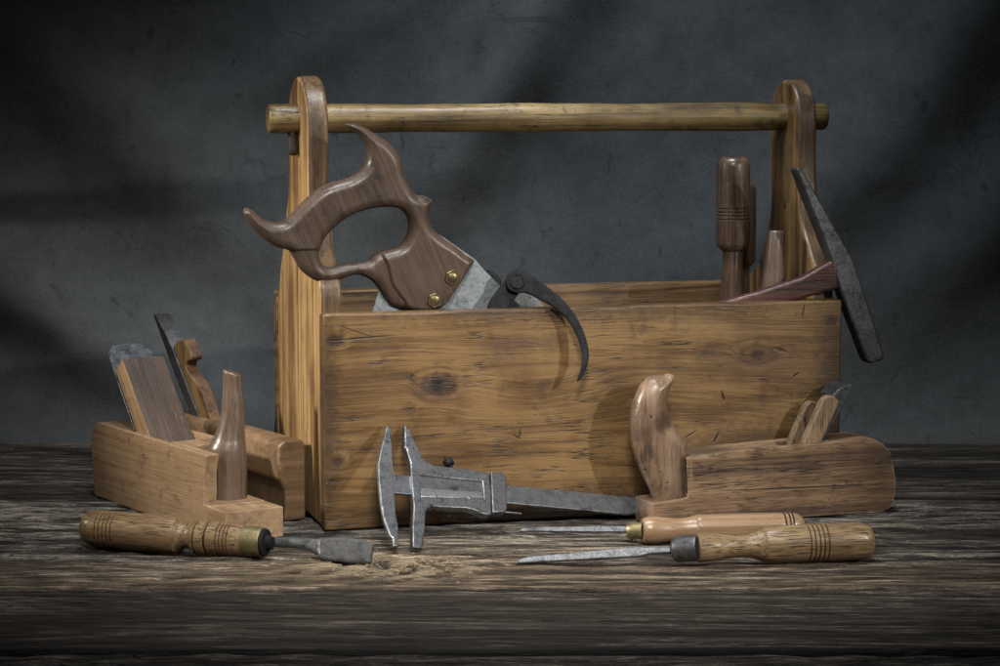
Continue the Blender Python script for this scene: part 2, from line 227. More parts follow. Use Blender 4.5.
def wood(name, light, mid, dark, grain='X', rings=26, k=.07, fib=650, pores=.5, stain=.35, specks=.35, rough=.5, seed=0.0, spots=(), knots=(), bumpd=.0004, coat=0, edge=0, axes='XZ', worn=(.45, .33, .2), poredark=.25, porescale=330, ringmix=.5, blot=14, porethr=.60, gain=1.0, turn=0, hair=.3, fibmix=(.38, .34)):
    hair = HAIR.get(name, hair)
    light, mid, dark = [tuple(x*gain*GAIN.get(name, 1) for x in c) for c in (light, mid, dark)]; 
    f_ = DESAT.get(name, 0); light, mid, dark = desat(light, f_), desat(mid, f_), desat(dark, f_)
    s = NT(name)
    if turn: s.co = s.mapping((1, 1, 1), rot=(0, 0, turn))
    sc_ = {'X': (k, 1, 1), 'Y': (1, k, 1), 'Z': (1, 1, k)}[grain]
    sf = {'X': (.018, 1, 1), 'Y': (1, .018, 1), 'Z': (1, 1, .018)}[grain]
    sp = {'X': (.045, 1, 1), 'Y': (1, .045, 1), 'Z': (1, 1, .045)}[grain]
    off = (seed*1.37, seed*2.11, seed*.73)
    base = s.mapping(sc_, off)
    warp = s.noise(base, 9, 3, .5)
    fld = s.math('MULTIPLY', warp, rings)
    fine = s.noise(s.mapping(sc_, off), 60, 3, .5)
    fld = s.math('ADD', fld, s.math('MULTIPLY', fine, 1.1))
    for (c, r, a) in knots:
        fld = s.math('ADD', fld, s.math('MULTIPLY', s.spot(c, r, 0, axes), a))
    rg = s.math('PINGPONG', fld, .5); rg = s.math('MULTIPLY', rg, 2.0)
    rg = s.math('POWER', rg, 1.6)
    wv = s.n('ShaderNodeCombineXYZ')
    fibv = s.mapping(sf, off)
    if knots:   # fibres bend round the knots
        add = s.n('ShaderNodeVectorMath', operation='ADD'); s.l(fibv, add.inputs[0]); s.put(wv.inputs[2], s.math('MULTIPLY', fld, .012)); s.l(wv.outputs[0], add.inputs[1]); fibv = add.outputs[0]
    fb = s.noise(fibv, fib, 3, .6)
    fb2 = s.noise(fibv, fib*.3, 2, .5)
    big = s.noise(s.mapping((1, 1, 1), off), blot, 4, .6)
    t = s.math('ADD', s.math('MULTIPLY', rg, ringmix), s.math('MULTIPLY', s.rng(fb, .3, .7), fibmix[0]))
    t = s.math('ADD', t, s.math('MULTIPLY', s.rng(fb2, .32, .68), fibmix[1]))
    t = s.math('ADD', t, s.math('MULTIPLY', s.math('SUBTRACT', big, .5), .9)); t = s.math('MULTIPLY_ADD', s.math('SUBTRACT', t, .12), 1.35, -.16, clamp=True)
    col = s.ramp(t, [(0, light), (.45, mid), (1, dark)])
    if hair:   # fine drying cracks that follow the fibres
        hn_ = s.noise(s.mapping({'X': (.05, 1, 1), 'Y': (1, .05, 1), 'Z': (1, 1, .05)}[grain], (off[0]+5, off[1]+1, off[2])), 70, 4, .62)
        hm_ = s.math('MULTIPLY', s.rng(s.math('ABSOLUTE', s.math('SUBTRACT', hn_, .5)), .013, .002), s.rng(s.noise(s.mapping((1, 1, 1), (off[0], off[1]+7, off[2])), 22, 3, .6), .46, .60))
        hm_ = s.math('MULTIPLY', hm_, hair); col = s.mix(hm_, col, tuple(c*.15 for c in dark))
    # pores: short dark dashes along the grain
    po = s.noise(s.mapping(sp, off), porescale*3.2, 2, .5)
    pm = s.math('MULTIPLY', s.rng(po, porethr, porethr+.08), pores)
    col = s.mix(pm, col, tuple(c*poredark for c in dark))
    # grime blotches
    st = s.noise(s.mapping((1, 1, 1), (off[0]+3, off[1], off[2])), blot*2.3, 6, .68, .4)
    sm = s.math('MULTIPLY', s.rng(st, .54, .72, 0, 1, True), stain)
    col = s.mix(sm, col, tuple(c*.45+.004 for c in dark))
    spn = s.noise(s.mapping({'X': (.5, 1, 1), 'Y': (1, .5, 1), 'Z': (1, 1, .5)}[grain], (off[0]+9, off[1], off[2])), 330, 2, .5)
    spm = s.math('MULTIPLY', s.rng(spn, .70, .76), specks)
    col = s.mix(spm, col, (.008, .006, .005))
    hs0 = s.math('MULTIPLY', hm_, -1.5) if hair else None
    hs = s.math('SUBTRACT', s.math('MULTIPLY', fb, -.5), s.math('MULTIPLY', rg, .35)); hs = s.math('SUBTRACT', hs, s.math('MULTIPLY', pm, .9)); hs = s.math('SUBTRACT', hs, s.math('MULTIPLY', spm, 1.6))
    if hair: hs = s.math('ADD', hs, hs0)
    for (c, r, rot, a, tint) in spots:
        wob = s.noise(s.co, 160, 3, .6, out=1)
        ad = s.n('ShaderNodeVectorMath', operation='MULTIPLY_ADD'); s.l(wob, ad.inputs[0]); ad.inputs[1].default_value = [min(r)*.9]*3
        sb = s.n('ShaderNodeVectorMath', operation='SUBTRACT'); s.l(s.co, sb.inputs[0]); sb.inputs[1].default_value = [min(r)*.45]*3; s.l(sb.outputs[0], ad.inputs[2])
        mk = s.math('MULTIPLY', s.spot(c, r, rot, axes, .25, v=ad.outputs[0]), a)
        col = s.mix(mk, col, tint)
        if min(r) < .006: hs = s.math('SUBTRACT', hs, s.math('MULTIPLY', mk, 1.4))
    if edge:
        bn = s.n('ShaderNodeBevel'); bn.samples = 4; bn.inputs[0].default_value = edge
        ge = s.n('ShaderNodeNewGeometry'); dt = s.n('ShaderNodeVectorMath', operation='DOT_PRODUCT'); s.l(bn.outputs[0], dt.inputs[0]); s.l(ge.outputs['Normal'], dt.inputs[1])
        em = s.math('MULTIPLY', s.rng(dt.outputs['Value'], .985, .90), s.rng(s.noise(s.co, 90, 3, .6), .38, .6)); em = s.math('MULTIPLY', em, .75)
        col = s.mix(em, col, worn)
    s.l(col, s.b.inputs['Base Color'])
    s.l(s.rng(s.noise(s.co, 40, 4, .6), .3, .7, rough-.08, rough+.14), s.b.inputs['Roughness'])
    s.b.inputs['Coat Weight'].default_value = coat; s.b.inputs['Coat Roughness'].default_value = .28
    s.b.inputs['Specular IOR Level'].default_value = .4
    s.bump(hs, .9, bumpd)
    return s.m

def metal(name, a, b, rough=.4, metallic=.9, rust=0, scale=60, seed=0, pit=.5, bumpd=.00015, brush=None, spec=.5):
    s = NT(name); s.b.inputs['Specular IOR Level'].default_value = spec; off = (seed, seed*2, seed*3)
    v = s.mapping((1, 1, 1), off)
    n1 = s.noise(v, scale, 6, .7); n2 = s.noise(v, scale*5, 4, .65)
    t = s.math('ADD', s.math('MULTIPLY', s.rng(n1, .32, .68), .6), s.math('MULTIPLY', s.rng(n2, .35, .65), .4))
    col = s.ramp(t, [(.12, a), (.85, b)])
    ps = s.rng(s.noise(v, scale*9, 2, .5), .66, .74); pm = s.math('MULTIPLY', ps, pit)
    col = s.mix(pm, col, (.012, .011, .010))
    st = s.math('MULTIPLY', s.rng(s.noise(v, scale*.8, 5, .7, .6), .56, .70, 0, 1, True), pit)
    col = s.mix(st, col, tuple(c*.35 for c in a))
    rm = s.rng(t, 0, 1, rough+.18, rough-.08)
    if rust:
        r = s.math('MULTIPLY', s.rng(s.noise(v, scale*.6, 6, .7), .52, .62), rust); col = s.mix(r, col, (.10, .05, .025))
    h = s.math('SUBTRACT', s.math('MULTIPLY', n2, .6), s.math('MULTIPLY', ps, .8))
    if brush:
        br = s.noise(s.mapping(brush), 500, 2, .5); h = s.math('ADD', h, s.math('MULTIPLY', br, .5)); col = s.mix(s.math('MULTIPLY', s.rng(br, .4, .65), .25), col, tuple(c*.4 for c in a))
    s.l(col, s.b.inputs['Base Color']); s.l(rm, s.b.inputs['Roughness']); s.b.inputs['Metallic'].default_value = metallic
    s.bump(h, .8, bumpd); return s.m

# ------------------------------------------------------------------ materials
def C(*a): return tuple(a)
PINE = dict(light=C(.29, .172, .066), mid=C(.165, .088, .030), dark=C(.050, .025, .010))
FR_K = [((.1064, .132), (.032, .022), 2.0), ((.4225, .1494), (.03, .02), 1.3), ((.0107, .1758), (.02, .012), 1.0), ((.0127, .0644), (.018, .014), 1.2), ((.20, .12), (.12, .05), 1.4), ((.33, .06), (.12, .03), 1.2)]
DK = C(.012, .008, .006)
FR_S = [((.1064, .130), (.036, .017), 0, .75, C(.035, .018, .012)), ((.112, .134), (.018, .013), .3, .6, C(.02, .011, .009)), ((.1064, .132), (.0100, .0090), 0, 1, C(.006, .004, .004)), ((.0107, .1758), (.014, .008), 0, .95, C(.02, .012, .01)), ((.035, .1775), (.04, .0011), -.05, .9, DK), ((.03, .184), (.028, .0008), .35, .7, DK),
  ((.0127, .0644), (.010, .009), 0, .9, C(.05, .024, .014)), ((.4225, .1494), (.03, .014), 0, .6, C(.045, .024, .014)), ((.4225, .1494), (.009, .006), 0, .95, C(.012, .008, .007)), ((.4461, .1534), (.010, .003), .3, .8, DK), ((.1765, .1669), (.045, .010), 0, .6, C(.05, .022, .024)), ((.22, .168), (.02, .012), 0, .4, C(.05, .024, .02)),
  ((.3882, .1111), (.0075, .0016), 1.25, 1, DK), ((.3815, .0709), (.008, .0016), -1.05, 1, DK), ((.355, .0749), (.010, .0013), -.5, .9, DK), ((.463, .1287), (.006, .0014), -.6, 1, DK), ((.1833, .0802), (.006, .0012), .5, .9, DK), ((.186, .083), (.0012, .007), .1, .8, DK),
  ((.4996, .1808), (.011, .006), 0, .95, C(.03, .018, .014)), ((.24, .165), (.004, .0008), .3, .8, DK), ((.22, .05), (.007, .0009), .2, .7, DK), ((.43, .125), (.01, .0009), .1, .7, DK), ((.34, .14), (.008, .0009), 0, .7, DK), ((.47, .19), (.0012, .010), .2, .7, DK),
  ((.08, .075), (.006, .002), .4, .6, DK), ((.30, .1), (.006, .0010), -.2, .7, DK),
  ((.255, .202), (.34, .022), 0, .65, C(.03, .016, .009)), ((.255, .0), (.34, .040), 0, .85, C(.022, .012, .007)), ((.0, .10), (.022, .16), 0, .7, C(.03, .016, .009)), ((.510, .10), (.045, .15), 0, .8, C(.022, .012, .007)), ((.42, .02), (.16, .09), 0, .55, C(.03, .016, .01)), ((.43, .145), (.09, .035), .1, .42, C(.06, .028, .015)), ((.42, .05), (.10, .04), 0, .35, C(.05, .026, .014)), ((.10, .02), (.12, .02), .05, .4, C(.05, .026, .014)), ((.17, .15), (.05, .015), .1, .35, C(.055, .024, .018)), ((.29, .12), (.02, .05), .1, .25, C(.06, .03, .015))]  # border grime and knot stain, with painted shade over the right third
M = {}
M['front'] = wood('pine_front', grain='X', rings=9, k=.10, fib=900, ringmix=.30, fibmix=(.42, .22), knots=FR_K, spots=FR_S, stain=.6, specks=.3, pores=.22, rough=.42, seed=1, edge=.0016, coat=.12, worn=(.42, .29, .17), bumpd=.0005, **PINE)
M['pine_z'] = wood('pine_end', light=C(.50, .325, .14), mid=C(.34, .20, .075), dark=C(.12, .06, .024), grain='Y', rings=9, k=.08, fib=420, stain=.25, specks=.35, rough=.45, seed=3, axes='XY', coat=.1, edge=.0016, worn=(.5, .37, .22),
   spots=[((.05, .10), (.0008, .02), .1, .9, DK), ((.10, .17), (.0009, .012), 0, .9, DK), ((.15, .24), (.0008, .02), -.1, .8, DK), ((.12, .055), (.006, .010), 0, .5, C(.08, .04, .02)), ((.07, .26), (.0012, .006), 0, .9, DK), ((.11, .30), (.0016, .007), 0, .9, DK), ((.19, .15), (.0007, .03), .05, .8, DK)])
M['pine_zb'] = wood('pine_end_shaded', light=C(.46, .29, .12), mid=C(.30, .175, .066), dark=C(.09, .045, .02), grain='Y', rings=9, k=.08, fib=420, stain=.6, specks=.5, rough=.42, seed=6, axes='XY', coat=.2, edge=.0016, worn=(.42, .30, .17), spots=[((.095, .285), (.003, .004), 0, 1, DK), ((.10, .24), (.0012, .02), .05, .8, DK), ((.09, .33), (.02, .03), 0, .4, C(.05, .028, .015))], hair=.8)  # darker copy of the left panel's pine; weaker light painted into it
M['pine_x'] = wood('pine_back', grain='X', rings=14, k=.08, stain=.3, seed=8, rough=.5, **PINE)
M['rod'] = wood('rod_wood', C(0.279, 0.200, 0.076), C(0.171, 0.112, 0.040), C(0.047, 0.028, 0.011), 'X', 9, .05, 500, .6, .95, .8, .40, 5, coat=.25, blot=26)
M['saw'] = wood('saw_beech', C(0.162, 0.096, 0.058), C(0.111, 0.062, 0.037), C(0.051, 0.027, 0.017), 'X', 9, .05, 560, .5, .75, .5, .42, 2, coat=.14, bumpd=.0002, ringmix=.22, turn=1.15)
M['plane_a'] = wood('beech_worn', C(0.349, 0.227, 0.122), C(0.258, 0.162, 0.085), C(0.126, 0.072, 0.037), 'X', 6, .07, 500, .3, .5, .8, .42, 4, coat=.15, ringmix=.22, edge=.0034, worn=(.44, .31, .19), blot=18)
M['plane_b'] = wood('beech_dark', C(0.247, 0.150, 0.075), C(0.167, 0.098, 0.046), C(0.073, 0.041, 0.021), 'X', 7, .07, 500, .4, .4, .4, .4, 6, coat=.2, ringmix=.3, edge=.0034, worn=(.44, .31, .19))
M['plane_c'] = wood('oak_weathered', C(.34, .215, .125), C(.215, .13, .073), C(.075, .043, .027), 'X', 10, .05, 380, .55, .95, .9, .5, 9, coat=.1, ringmix=.35, edge=.0034, poredark=.10, blot=17, bumpd=.0008, porethr=.57, axes='XY', spots=[((.14, .0285), (.115, .0009), -.02, .9, DK), ((.06, .048), (.03, .0006), .03, .8, DK), ((.19, .052), (.035, .0007), -.02, .8, DK), ((.12, .003), (.16, .014), 0, .6, C(.03, .02, .014)), ((.225, .05), (.03, .022), 0, .45, C(.05, .033, .024)), ((.045, .066), (.05, .004), 0, .6, DK), ((.14, .0715), (.07, .0035), 0, .55, DK), ((.016, .013), (.018, .010), 0, .35, C(.04, .026, .018))], worn=(.44, .31, .19))
M['horn_l'] = wood('horn_beech', C(0.247, 0.150, 0.086), C(0.175, 0.101, 0.056), C(0.080, 0.045, 0.027), 'X', 6, .06, 420, .5, .3, .5, .33, 11, coat=.35, ringmix=.25)
M['horn_r'] = wood('horn_spotted', C(.34, .215, .125), C(.20, .118, .070), C(.070, .040, .028), 'Y', 7, .07, 420, .3, .8, .7, .33, 12, coat=.3, axes='XY', ringmix=.3, blot=36, poredark=.12,
   spots=[((.010, .097), (.018, .014), .4, .8, C(.04, .026, .020)), ((-.012, .085), (.014, .010), .4, .5, C(.05, .032, .024)), ((-.022, .060), (.008, .030), 0, .6, C(.06, .038, .028)), ((-.004, .07), (.005, .012), .3, .6, C(.03, .02, .016)), ((.006, .05), (.0012, .0012), 0, 1, DK), ((.013, .04), (.0013, .0013), 0, 1, DK), ((-.006, .052), (.0012, .0012), 0, 1, DK), ((-.01, .03), (.006, .012), .2, .5, C(.04, .026, .02))])
M['wedge_d'] = wood('wedge_dark', C(.12, .072, .046), C(.075, .043, .027), C(.03, .017, .012), 'X', 6, .06, 500, .4, .35, .25, .38, 13, coat=.2, ringmix=.3, edge=.0012, worn=(.5, .36, .22))
M['wedge_y'] = wood('wedge_yellow', C(0.335, 0.232, 0.098), C(0.240, 0.150, 0.060), C(0.095, 0.053, 0.022), 'Y', 8, .06, 420, .9, .3, .4, .5, 14, ringmix=.3, poredark=.2)
M['wedge_c'] = wood('wedge_oak', C(0.291, 0.203, 0.128), C(0.196, 0.128, 0.075), C(0.073, 0.045, 0.028), 'Y', 8, .06, 420, .9, .5, .5, .5, 15, ringmix=.3, poredark=.2, edge=.0012)
M['oak_h'] = wood('ash_handle', C(0.313, 0.211, 0.105), C(0.229, 0.143, 0.065), C(0.126, 0.071, 0.030), 'X', 5, .03, 480, 1, .3, .3, .38, 16, coat=.25, poredark=.2, porescale=430, ringmix=.2, porethr=.55)
M['oak_h2'] = wood('ash_handle_light', C(0.346, 0.238, 0.119), C(0.256, 0.165, 0.076), C(0.128, 0.076, 0.033), 'X', 7, .03, 480, .9, .25, .2, .36, 17, coat=.3, poredark=.2, porescale=380, ringmix=.25, porethr=.54)
M['beech_h'] = wood('beech_handle', C(0.380, 0.248, 0.143), C(0.312, 0.193, 0.105), C(0.183, 0.101, 0.052), 'X', 5, .04, 420, .25, .15, .35, .26, 18, coat=.5, ringmix=.15)
M['dark_h'] = wood('dark_turned', C(.185, .105, .06), C(.12, .064, .036), C(.045, .024, .015), 'X', 9, .045, 420, .9, .3, .3, .26, 19, coat=.6, ringmix=.4, poredark=.25)
M['dark_h2'] = wood('dark_turned_b', C(.19, .115, .07), C(.125, .07, .042), C(.05, .028, .018), 'X', 7, .045, 420, .5, .3, .3, .34, 23, coat=.3, ringmix=.3)
M['red_h'] = wood('hammer_handle', C(.15, .06, .045), C(.095, .036, .028), C(.038, .017, .014), 'X', 8, .05, 420, .8, .3, .3, .4, 21, coat=.2, ringmix=.35)
M['groove'] = wood('groove_dark', C(.05, .028, .016), C(.035, .02, .012), C(.015, .01, .007), 'X', 4, .05, 420, .2, .2, .2, .6, 22)
M['steel'] = metal('steel_aged', C(.065, .069, .077), C(.38, .395, .42), .35, .9, 0, 110, 1, .95, .0004)
M['steel_b'] = metal('steel_bright', C(.26, .265, .275), C(.60, .61, .62), .36, .95, 0, 130, 2, .5)
M['saw_steel'] = metal('steel_saw', C(.13, .16, .185), C(.52, .58, .62), .42, .8, .05, 55, 3, .9)
M['steel_d'] = metal('steel_dark', C(.06, .063, .068), C(.24, .245, .255), .42, .85, .08, 110, 4, .8, .0003)
M['iron'] = metal('iron_black', C(.004, .0043, .005), C(.015, .016, .018), .6, .0, 0, 110, 5, .6, .0004, spec=.18)
M['hammer'] = metal('hammer_steel', C(.035, .038, .043), C(.13, .14, .15), .45, .8, .12, 70, 6, .6, .0003)
M['iron_pl'] = metal('plane_iron', C(.022, .025, .03), C(.13, .14, .155), .42, .85, .05, 80, 7, .9, .0004)
M['brass'] = metal('brass_old', C(.17, .145, .075), C(.44, .38, .22), .42, .9, 0, 110, 8, .45)
M['brass_s'] = metal('brass_screw', C(.09, .075, .038), C(.25, .21, .11), .36, .9, 0, 160, 9, .3)
M['ferr'] = metal('ferrule_steel', C(.06, .062, .066), C(.20, .205, .215), .45, .85, .1, 120, 10, .7)

# ------------------------------------------------------------------ the table top (weathered planks)
def vnoise(x, y, seed):
    r = np.random.RandomState(seed); T = r.rand(256, 256)
    xi = np.floor(x).astype(int); yi = np.floor(y).astype(int); fx = x-xi; fy = y-yi
    fx = fx*fx*(3-2*fx); fy = fy*fy*(3-2*fy); g = lambda a, b: T[a & 255, b & 255]
    return (g(xi, yi)*(1-fx)+g(xi+1, yi)*fx)*(1-fy)+(g(xi, yi+1)*(1-fx)+g(xi+1, yi+1)*fx)*fy
def fbm(x, y, seed, o=4, l=2.03, g=.5):
    s = 0; a = 1; t = 0
    for i in range(o): s = s+a*vnoise(x*l**i+i*17.3, y*l**i+i*9.1, seed+i); t += a; a *= g
    return s/t
def table():
    xs = np.arange(-1.25, 1.2501, .006); ys = np.arange(1.40, 2.80, .00105)
    Xg, Yg = np.meshgrid(xs, ys, indexing='ij')
    joints = [1.20, 1.490, 1.786, 2.405, 2.90]
    pid = np.zeros_like(Xg); jd = np.full_like(Xg, 9.)
    wob = (fbm(Xg*3, Yg*0+.5, 3)-.5)*.010
    Yw = Yg+wob
    for j in joints: pid += (Yw > j); jd = np.minimum(jd, np.abs(Yw-j))
    ss = lambda a, b, x: np.clip((x-a)/(b-a), 0, 1)**2*(3-2*np.clip((x-a)/(b-a), 0, 1))
    split = 1.990+(fbm(Xg*5, Xg*0, 81)-.5)*.012
    strip = ss(0, .004, Yg-split)*(1-ss(2.065, 2.105, Yw))          # pale worn strip
    ridged = ss(2.07, 2.11, Yw)*(1-ss(2.38, 2.405, Yw))             # open, deeply grooved grain
    front = (Yw < 1.786)*1.
    u = Xg+pid*3.7
    kx = (Xg+.09)/.075; ky = (Yg-2.068)/.050
    kn = np.exp(-(kx**2+ky**2))
    yy = Yg+(fbm(u*1.6, Yg*7, 11)-.5)*.05+kn*.6*(Xg+.09)*np.clip(1-np.abs(kx)*.4, 0, 1)
    amp = .35+1.0*ridged+.15*strip+.8*front
    r0 = fbm(u*1.8, yy*22, 21, 3); r1 = fbm(u*3.2, yy*90, 31, 3); r2 = fbm(u*10, yy*260, 41, 2)
    # growth rings stand proud of the eaten-out soft wood
    ring = np.abs(((fbm(u*.7, yy*5, 25, 2)*34) % 1)*2-1)
    h = (r0-.5)*.006*amp+(r1-.5)*.0055*amp+(r2-.5)*.0024*amp+(ring-.5)*.0016*amp
    crack = np.abs(fbm(u*1.1, yy*30, 51, 2)-.5); ck = np.clip(1-crack/.010, 0, 1)*ss(.46, .54, fbm(u*2.5, Yg*9, 61, 2))
    h -= ck*.0045
    tn = fbm(Xg*42+Yg*30, Yg*95-Xg*60, 71, 4); torn = kn*(tn-.45)*.013; h += torn
    h -= np.clip(1-jd/.0045, 0, 1)*.014
    sp = np.abs(Yg-split); h -= np.clip(1-sp/.0026, 0, 1)*.006*(.4+fbm(Xg*9, Xg*0, 83)); h -= .0022*(Yg < split)*(Yw > 1.786)
    h -= .006*front+.0016
    n1, n2 = Xg.shape
    co = np.stack([Xg, Yg, np.minimum(h, .0006)], -1).reshape(-1, 3)
    idx = np.arange(n1*n2).reshape(n1, n2); q = np.stack([idx[:-1, :-1], idx[1:, :-1], idx[1:, 1:], idx[:-1, 1:]], -1).reshape(-1, 4)
    me = bpy.data.meshes.new('table'); me.vertices.add(len(co)); me.vertices.foreach_set('co', co.ravel())
    me.loops.add(q.size); me.loops.foreach_set('vertex_index', q.ravel()); me.polygons.add(len(q))
    me.polygons.foreach_set('loop_start', np.arange(0, q.size, 4)); me.polygons.foreach_set('loop_total', np.full(len(q), 4)); me.update()
    def attr(nm, a): at = me.attributes.new(nm, 'FLOAT', 'POINT'); at.data.foreach_set('value', np.asarray(a, np.float32).ravel())
    attr('relief', (r0-.5)*.7+(r1-.5)*1.1+(r2-.5)*.8+(ring-.5)*.35+.5)
    attr('dirt', np.clip(ck*.8+np.clip(1.8-jd/.005, 0, 1)+np.clip(1-sp/.0026, 0, 1)*.9+kn*(tn < .40)*.8, 0, 1))
    attr('contrast', .72+.32*ridged+.12*strip+.2*front+.15*(Yw > 2.405))
    attr('worn', np.clip(kn*1.0+strip*(.55+.5*(fbm(u*2, yy*40, 91, 2)-.5)+.35*np.exp(-((Xg+.1)/.25)**2))+ridged*.55*np.exp(-((Yg-2.12)/.06)**2)*np.exp(-((Xg+.03)/.22)**2), 0, 1))  # real wear plus a pool of light painted at the centre
    attr('pale', np.clip(kn*1.5*ss(.42, .60, tn)+.5*kn*ss(.45, .6, fbm(Xg*150, Yg*300, 77, 2)), 0, 1))
    attr('brown', .75*(Yw < 1.992)*(Yw > 1.786)+.7*(Yw > 2.405)+.35*front)
    s = NT('table_wood')
    A = lambda nm: s.n('ShaderNodeAttribute', attribute_name=nm).outputs['Fac']
    rel = A('relief'); wn = A('worn'); cn = A('contrast'); dt = A('dirt'); bw = A('brown')
    # wobble the grain so that its lines are never ruled straight
    wv = s.n('ShaderNodeVectorMath', operation='MULTIPLY_ADD'); s.l(s.noise(s.mapping((.35, 1, 1)), 13, 3, .5, out=1), wv.inputs[0]); wv.inputs[1].default_value = (0, .05, 0); s.l(s.co, wv.inputs[2]); W = wv.outputs[0]
    f1 = s.noise(s.mapping((.09, 1, 1), v=W), 55, 8, .70); f2 = s.noise(s.mapping((.09, 1, 1), v=W), 360, 4, .7); f3 = s.noise(s.mapping((.4, 1, 1), v=W), 700, 3, .7)
    big = s.noise(s.mapping((.35, 1, 1)), 8, 5, .65)
    line = s.math('PINGPONG', s.math('MULTIPLY', s.noise(s.mapping((.06, 1, 1), v=W), 8, 2, .5), 30), .5); line = s.math('MULTIPLY', line, 2)
    hair = s.rng(s.math('ABSOLUTE', s.math('SUBTRACT', s.noise(s.mapping((.05, 1, 1), (3, 2, 0), v=W), 60, 3, .6), .5)), .011, .002)
    t = s.math('ADD', s.math('MULTIPLY', s.rng(rel, .2, .8), .34), s.math('MULTIPLY', s.rng(f1, .34, .66), .26)); t = s.math('ADD', t, s.math('MULTIPLY', s.rng(f2, .36, .64), .42)); t = s.math('ADD', t, s.math('MULTIPLY', s.rng(f3, .36, .64), .24)); t = s.math('ADD', t, s.math('MULTIPLY', line, .16)); t = s.math('ADD', t, s.math('MULTIPLY', s.math('SUBTRACT', big, .5), .5))
    t = s.math('MULTIPLY_ADD', s.math('SUBTRACT', t, .74), cn, .50); t = s.math('MULTIPLY_ADD', s.math('SUBTRACT', t, .5), 1.5, .5, clamp=True)
    col = s.ramp(t, [(.10, C(.007, .006, .005)), (.42, C(.040, .034, .028)), (.66, C(.092, .081, .067)), (1, C(.25, .225, .19))])
    br = s.ramp(t, [(.10, C(.007, .0055, .0045)), (.45, C(.036, .029, .023)), (.70, C(.080, .066, .053)), (1, C(.24, .20, .165))])
    col = s.mix(bw, col, br)
    warm = s.ramp(t, [(.08, C(.025, .016, .010)), (.42, C(.10, .070, .043)), (.70, C(.26, .19, .122)), (1, C(.55, .44, .31))])
    col = s.mix(s.math('MULTIPLY', wn, .85, clamp=True), col, warm)
    col = s.mix(s.math('MULTIPLY', A('pale'), .6), col, C(.33, .26, .17))
    col = s.mix(s.math('MULTIPLY', hair, .8), col, C(.006, .005, .004)); col = s.mix(dt, col, C(.006, .005, .004))
    s.l(col, s.b.inputs['Base Color']); s.b.inputs['Roughness'].default_value = .6; s.b.inputs['Specular IOR Level'].default_value = .3
    hh_ = s.math('ADD', s.math('MULTIPLY', f1, .8), s.math('MULTIPLY', f2, .5)); hh_ = s.math('ADD', hh_, s.math('MULTIPLY', f3, .22)); hh_ = s.math('SUBTRACT', hh_, s.math('MULTIPLY', hair, .3))
    s.bump(s.math('MULTIPLY', hh_, cn), 1, .004)
    o = link('table_top', me, s.m, smooth=None); o['kind'] = 'structure'
    me.polygons.foreach_set('use_smooth', np.ones(len(q), bool))
table()

